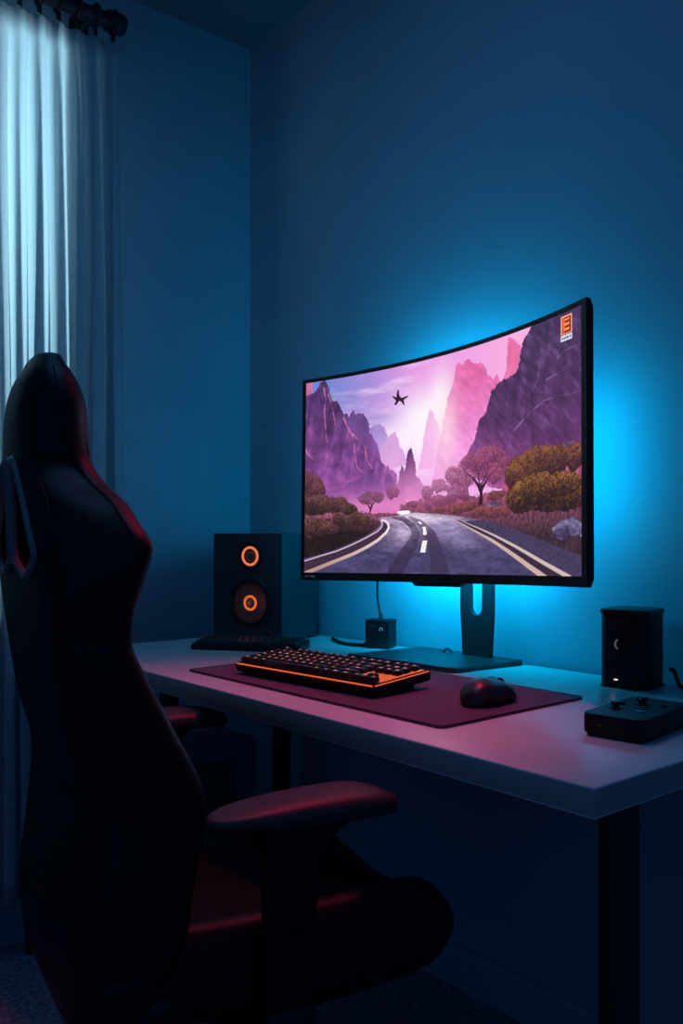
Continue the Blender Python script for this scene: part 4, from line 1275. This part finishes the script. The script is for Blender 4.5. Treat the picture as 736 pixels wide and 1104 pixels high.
# seat cushion
def seat_ring(v, k=1.0):
    # v runs from back (-0.20) to front (0.30)
    t = (v + 0.20) / 0.50
    W = 0.232 + 0.022 * math.sin(PI * min(1, max(0, t)))
    fr = max(0.0, (t - 0.72) / 0.28)
    top = 0.487 - 0.075 * fr ** 2.4
    bol = 0.056 * (1 - fr ** 1.6)
    bot = 0.395 + 0.030 * (1 - min(1, t * 4)) + 0.0 * fr
    W -= 0.080 * fr ** 2.6
    half = [(0, bot), (W * 0.6, bot), (W * 0.88, bot + 0.008), (W * 0.99, bot + 0.040), (W, (bot + top) / 2 + 0.015), (W * 0.985, top + bol * 0.7), (W * 0.90, top + bol),
            (W * 0.78, top + bol * 0.75), (W * 0.64, top + 0.004), (W * 0.35, top), (0, top)]
    full = half + [(-a, b) for a, b in half[-2:0:-1]]
    mz = (bot + top) / 2
    return catmull([Vector((a * k, v, mz + (b - mz) * k)) for a, b in full], 3, closed=True)
bm = bmesh.new()
rings = [seat_ring(-0.20, k) for k in (0.5, 0.9)]
for i in range(1, 29):
    rings.append(seat_ring(-0.20 + 0.45 * i / 28))
for k, dv in ((0.985, 0.012), (0.94, 0.024), (0.86, 0.034), (0.72, 0.041), (0.45, 0.045)):
    ring = seat_ring(0.25 + dv * 0.7, 1.0)
    mz = 0.432
    rings.append([Vector((p.x * (0.5 + 0.5 * k), 0.25 + dv, mz + (p.z - mz) * k)) for p in ring])
loft(bm, rings)
seat = fin('seat', bm, LEATHER, chair, smooth=60)
for s in (1, -1):
    bm = seam([(s * seat_ring(-0.16 + 0.40 * i / 20)[8 * 3].x, -0.16 + 0.40 * i / 20, seat_ring(-0.16 + 0.40 * i / 20)[8 * 3].z + 0.0008) for i in range(21)])
    fin('seat_seam', bm, STITCH, seat)
# armrests
def armrest(s):
    bm = bmesh.new()
    rings = []
    N = 26
    V0, V1 = -0.150, 0.106
    for i in range(N + 1):
        t = i / N
        v = V0 + (V1 - V0) * (0.5 - 0.5 * math.cos(PI * t))
        q = (v - V0) / (V1 - V0)
        e = max(0.0, 1 - abs(2 * q - 1) ** 4) ** 0.5
        w = (0.036 + 0.012 * q) * e + 0.0005
        top = 0.702 + 0.004 * math.sin(PI * q) - 0.013 * max(0, (q - 0.72) / 0.28) ** 2 - 0.006 * (1 - q) ** 3
        th = (0.017 + 0.020 * min(1, q * 2.2)) * (0.25 + 0.75 * e)
        mz = top - th / 2 - (1 - e) * 0.006
        ring = []
        for k in range(28):
            a = 2 * PI * k / 28
            ring.append((s * 0.285 + w * math.copysign(abs(math.cos(a)) ** 0.6, math.cos(a)), v, mz + th / 2 * math.copysign(abs(math.sin(a)) ** 0.75, math.sin(a))))
        rings.append(ring)
    loft(bm, rings)
    pad_ = fin('armrest', bm, LEATHER_ARM, chair, smooth=60)
    bm = bmesh.new()
    rings = []
    for z, w, d, cv in ((0.430, 0.030, 0.060, -0.045), (0.50, 0.030, 0.062, -0.045), (0.58, 0.032, 0.070, -0.044), (0.63, 0.034, 0.078, -0.040), (0.655, 0.040, 0.095, -0.032), (0.668, 0.046, 0.120, -0.022), (0.676, 0.046, 0.135, -0.018)):
        rings.append([(s * 0.285 + x, cv + y, z) for x, y in rrect(w, d, 0.012, 4)])
    loft(bm, rings)
    fin('arm_post', bm, BLACK_PLASTIC, pad_, smooth=40)
    bm = bmesh.new()
    box(bm, (0.15, 0.062, 0.022), (s * 0.225, -0.045, 0.395), 0.006)
    box(bm, (0.024, 0.062, 0.070), (s * 0.290, -0.045, 0.418), 0.006)
    fin('arm_bracket', bm, BLACK_METAL, pad_)
    bm = bmesh.new(); lathe(bm, [(0, 0), (0.012, 0), (0.012, 0.010), (0.010, 0.013), (0, 0.013)], 20, T(s * 0.302, -0.045, 0.535) @ RY(90 * s))
    fin('height_button', bm, BLACK_PLASTIC, pad_)
LEATHER_ARM = mat('black_soft_armpad', (0.045, 0.030, 0.034), 0.5, bump=0.1, bscale=500)
armrest(1); armrest(-1)
# mechanism, lift and star base
bm = bmesh.new()
box(bm, (0.20, 0.26, 0.030), (0, -0.02, 0.376), 0.008)
box(bm, (0.11, 0.17, 0.040), (0, -0.03, 0.345), 0.012)
fin('tilt_mechanism', bm, BLACK_METAL, chair)
for s in (1, -1):
    bm = bmesh.new()
    box(bm, (0.012, 0.11, 0.16), (s * 0.232, -0.205, 0.425), 0.005)
    lathe(bm, [(0, 0), (0.034, 0), (0.034, 0.010), (0.028, 0.014), (0, 0.014)], 28, T(s * 0.236, -0.185, 0.445) @ RY(90 * s))
    fin('hinge_cover', bm, BLACK_PLASTIC, chair)
bm = bmesh.new()
tube(bm, catmull([(0.08, 0.02, 0.352), (0.16, 0.03, 0.350), (0.215, 0.036, 0.345)], 6), 0.006, 10)
lathe(bm, [(0, -0.03), (0.014, -0.028), (0.019, -0.01), (0.019, 0.02), (0.014, 0.028), (0, 0.03)], 20, T(0.235, 0.04, 0.343) @ RY(90))
fin('tilt_lever', bm, BLACK_PLASTIC, chair)
bm = bmesh.new()
lathe(bm, [(0, 0.10), (0.030, 0.10), (0.030, 0.235), (0.027, 0.24), (0.027, 0.245), (0.016, 0.245), (0.016, 0.34), (0, 0.34)], 28)
fin('gas_lift', bm, BLACK_METAL, chair)
bm = bmesh.new(); lathe(bm, [(0.036, 0.17), (0.040, 0.18), (0.034, 0.27), (0.030, 0.325), (0.024, 0.327)], 28, caps=False)
fin('lift_cover', bm, BLACK_PLASTIC, chair)
bm = bmesh.new()
lathe(bm, [(0, 0.075), (0.045, 0.075), (0.050, 0.10), (0.042, 0.135), (0.034, 0.14), (0, 0.14)], 30)
star = fin('star_base', bm, BLACK_PLASTIC, chair)
for k in range(5):
    a = 2 * PI * k / 5 + 0.3
    bm = bmesh.new()
    rings = []
    for r, w, z0, z1 in ((0.03, 0.050, 0.080, 0.128), (0.12, 0.044, 0.076, 0.116), (0.22, 0.036, 0.072, 0.098), (0.295, 0.030, 0.066, 0.086), (0.312, 0.020, 0.066, 0.080)):
        rings.append([(r, y, zc_) for y, zc_ in rrect(w, z1 - z0, 0.007, 3, 0, (z0 + z1) / 2)])
    loft(bm, rings, M=Matrix.Rotation(a, 4, 'Z'))
    fin('base_arm', bm, BLACK_PLASTIC, star, smooth=40)
cas = None
for k in range(5):
    a = 2 * PI * k / 5 + 0.3
    bm = bmesh.new()
    M0 = T(0.298 * math.cos(a), 0.298 * math.sin(a), 0) @ Matrix.Rotation(a + 0.9, 4, 'Z')
    for s in (1, -1):
        lathe(bm, [(0, -0.009), (0.024, -0.009), (0.029, -0.005), (0.029, 0.005), (0.024, 0.009), (0, 0.009)], 26, M0 @ T(0.012, s * 0.015, 0.029) @ RX(90))
    tube(bm, [(0.012, -0.02, 0.029), (0.012, 0.02, 0.029)], 0.006, 10, M=M0)
    box(bm, (0.048, 0.012, 0.030), (0.006, 0, 0.042), 0.006, M=M0)
    tube(bm, [(0, 0, 0.045), (0, 0, 0.072)], 0.0055, 10, M=M0)
    fin('caster', bm, RUBBER, chair)

# ------------------------------------------------------------------ light
def area(name, loc, rot, sx, sy, power, color, spread=180):
    d = bpy.data.lights.new(name, 'AREA')
    d.shape = 'RECTANGLE'; d.size = sx; d.size_y = sy
    d.energy = power; d.color = color; d.spread = math.radians(spread)
    o = bpy.data.objects.new(name, d); COL.objects.link(o)
    o.location = loc; o.rotation_euler = rot
    o['kind'] = 'helper'
    return o
CY = (0.0, 0.54, 1.0)
def hp(x, z, dy=0.119):
    p = H @ Vector((x, dy, z))
    return (p.x + BX, p.y + BY, p.z + DZ)
def facing(d):
    return tuple(Vector(d).to_track_quat('-Z', 'Y').to_euler())
area('strip_light', hp(0.192, 0.01), facing((0.25, 1, 0)), 0.010, 0.27, LED * 0.72, CY)
area('strip_light', hp(-0.292, 0, 0.105), facing((-1, 0.55, 0.05)), 0.010, 0.28, LED * 1.45, CY)
area('strip_light', hp(-0.120, 0.146), facing((0, 1, 0.75)), 0.32, 0.010, LED * 2.3, CY)
area('strip_light', hp(-0.130, -0.150), facing((0, 1, -0.75)), 0.34, 0.010, LED * 3.3, CY)
# street light and moonlight beyond the window
area('window_daylight', (WX - 0.85, 0.50, 1.80), (0, -PI / 2, 0), 0.5, 0.16, WINP, (0.72, 0.91, 0.98))
# added blue fill, no real lamp, above the chair side and outside the picture
area('blue_fill', (-1.15, 0.50, 2.44), (0, 0, 0), 0.7, 0.7, FILLP, (0.10, 0.44, 1.0))
# red lamp hanging in the room, over the right end of the desk
red = bpy.data.lights.new('red_lamp', 'SPOT'); red.energy = REDP; red.color = (1.0, 0.02, 0.10); red.spot_size = math.radians(62); red.spot_blend = 0.8; red.shadow_soft_size = 0.06
ro = bpy.data.objects.new('red_lamp', red); COL.objects.link(ro); ro.location = REDL
ro.rotation_euler = (Vector(REDT) - Vector(REDL)).to_track_quat('-Z', 'Y').to_euler(); ro['kind'] = 'helper'
w = bpy.data.worlds.new('room_air'); scene.world = w; w.use_nodes = True
bgn = w.node_tree.nodes['Background']; bgn.inputs['Color'].default_value = (0.055, 0.21, 0.58, 1); bgn.inputs['Strength'].default_value = AMB

# ------------------------------------------------------------------ camera
cam = bpy.data.cameras.new('camera')
cam.sensor_fit = 'AUTO'; cam.sensor_width = 36.0
cam.lens = 943.0 / 1104.0 * 36.0
cam.shift_y = 23.0 / 1104.0
cam.clip_start = 0.02
co = bpy.data.objects.new('camera', cam); COL.objects.link(co)
co.location = (0, 0, 1.022)
co.rotation_euler = (PI / 2, 0, math.radians(50.5))
scene.camera = co
scene.view_settings.view_transform = 'Standard'
scene.view_settings.look = 'None'
scene.view_settings.gamma = 1.0
scene.view_settings.use_curve_mapping = False
scene.view_settings.exposure = 0.0
scene.cycles.use_denoising = True
scene.cycles.max_bounces = 8
scene.cycles.sample_clamp_indirect = 4.0
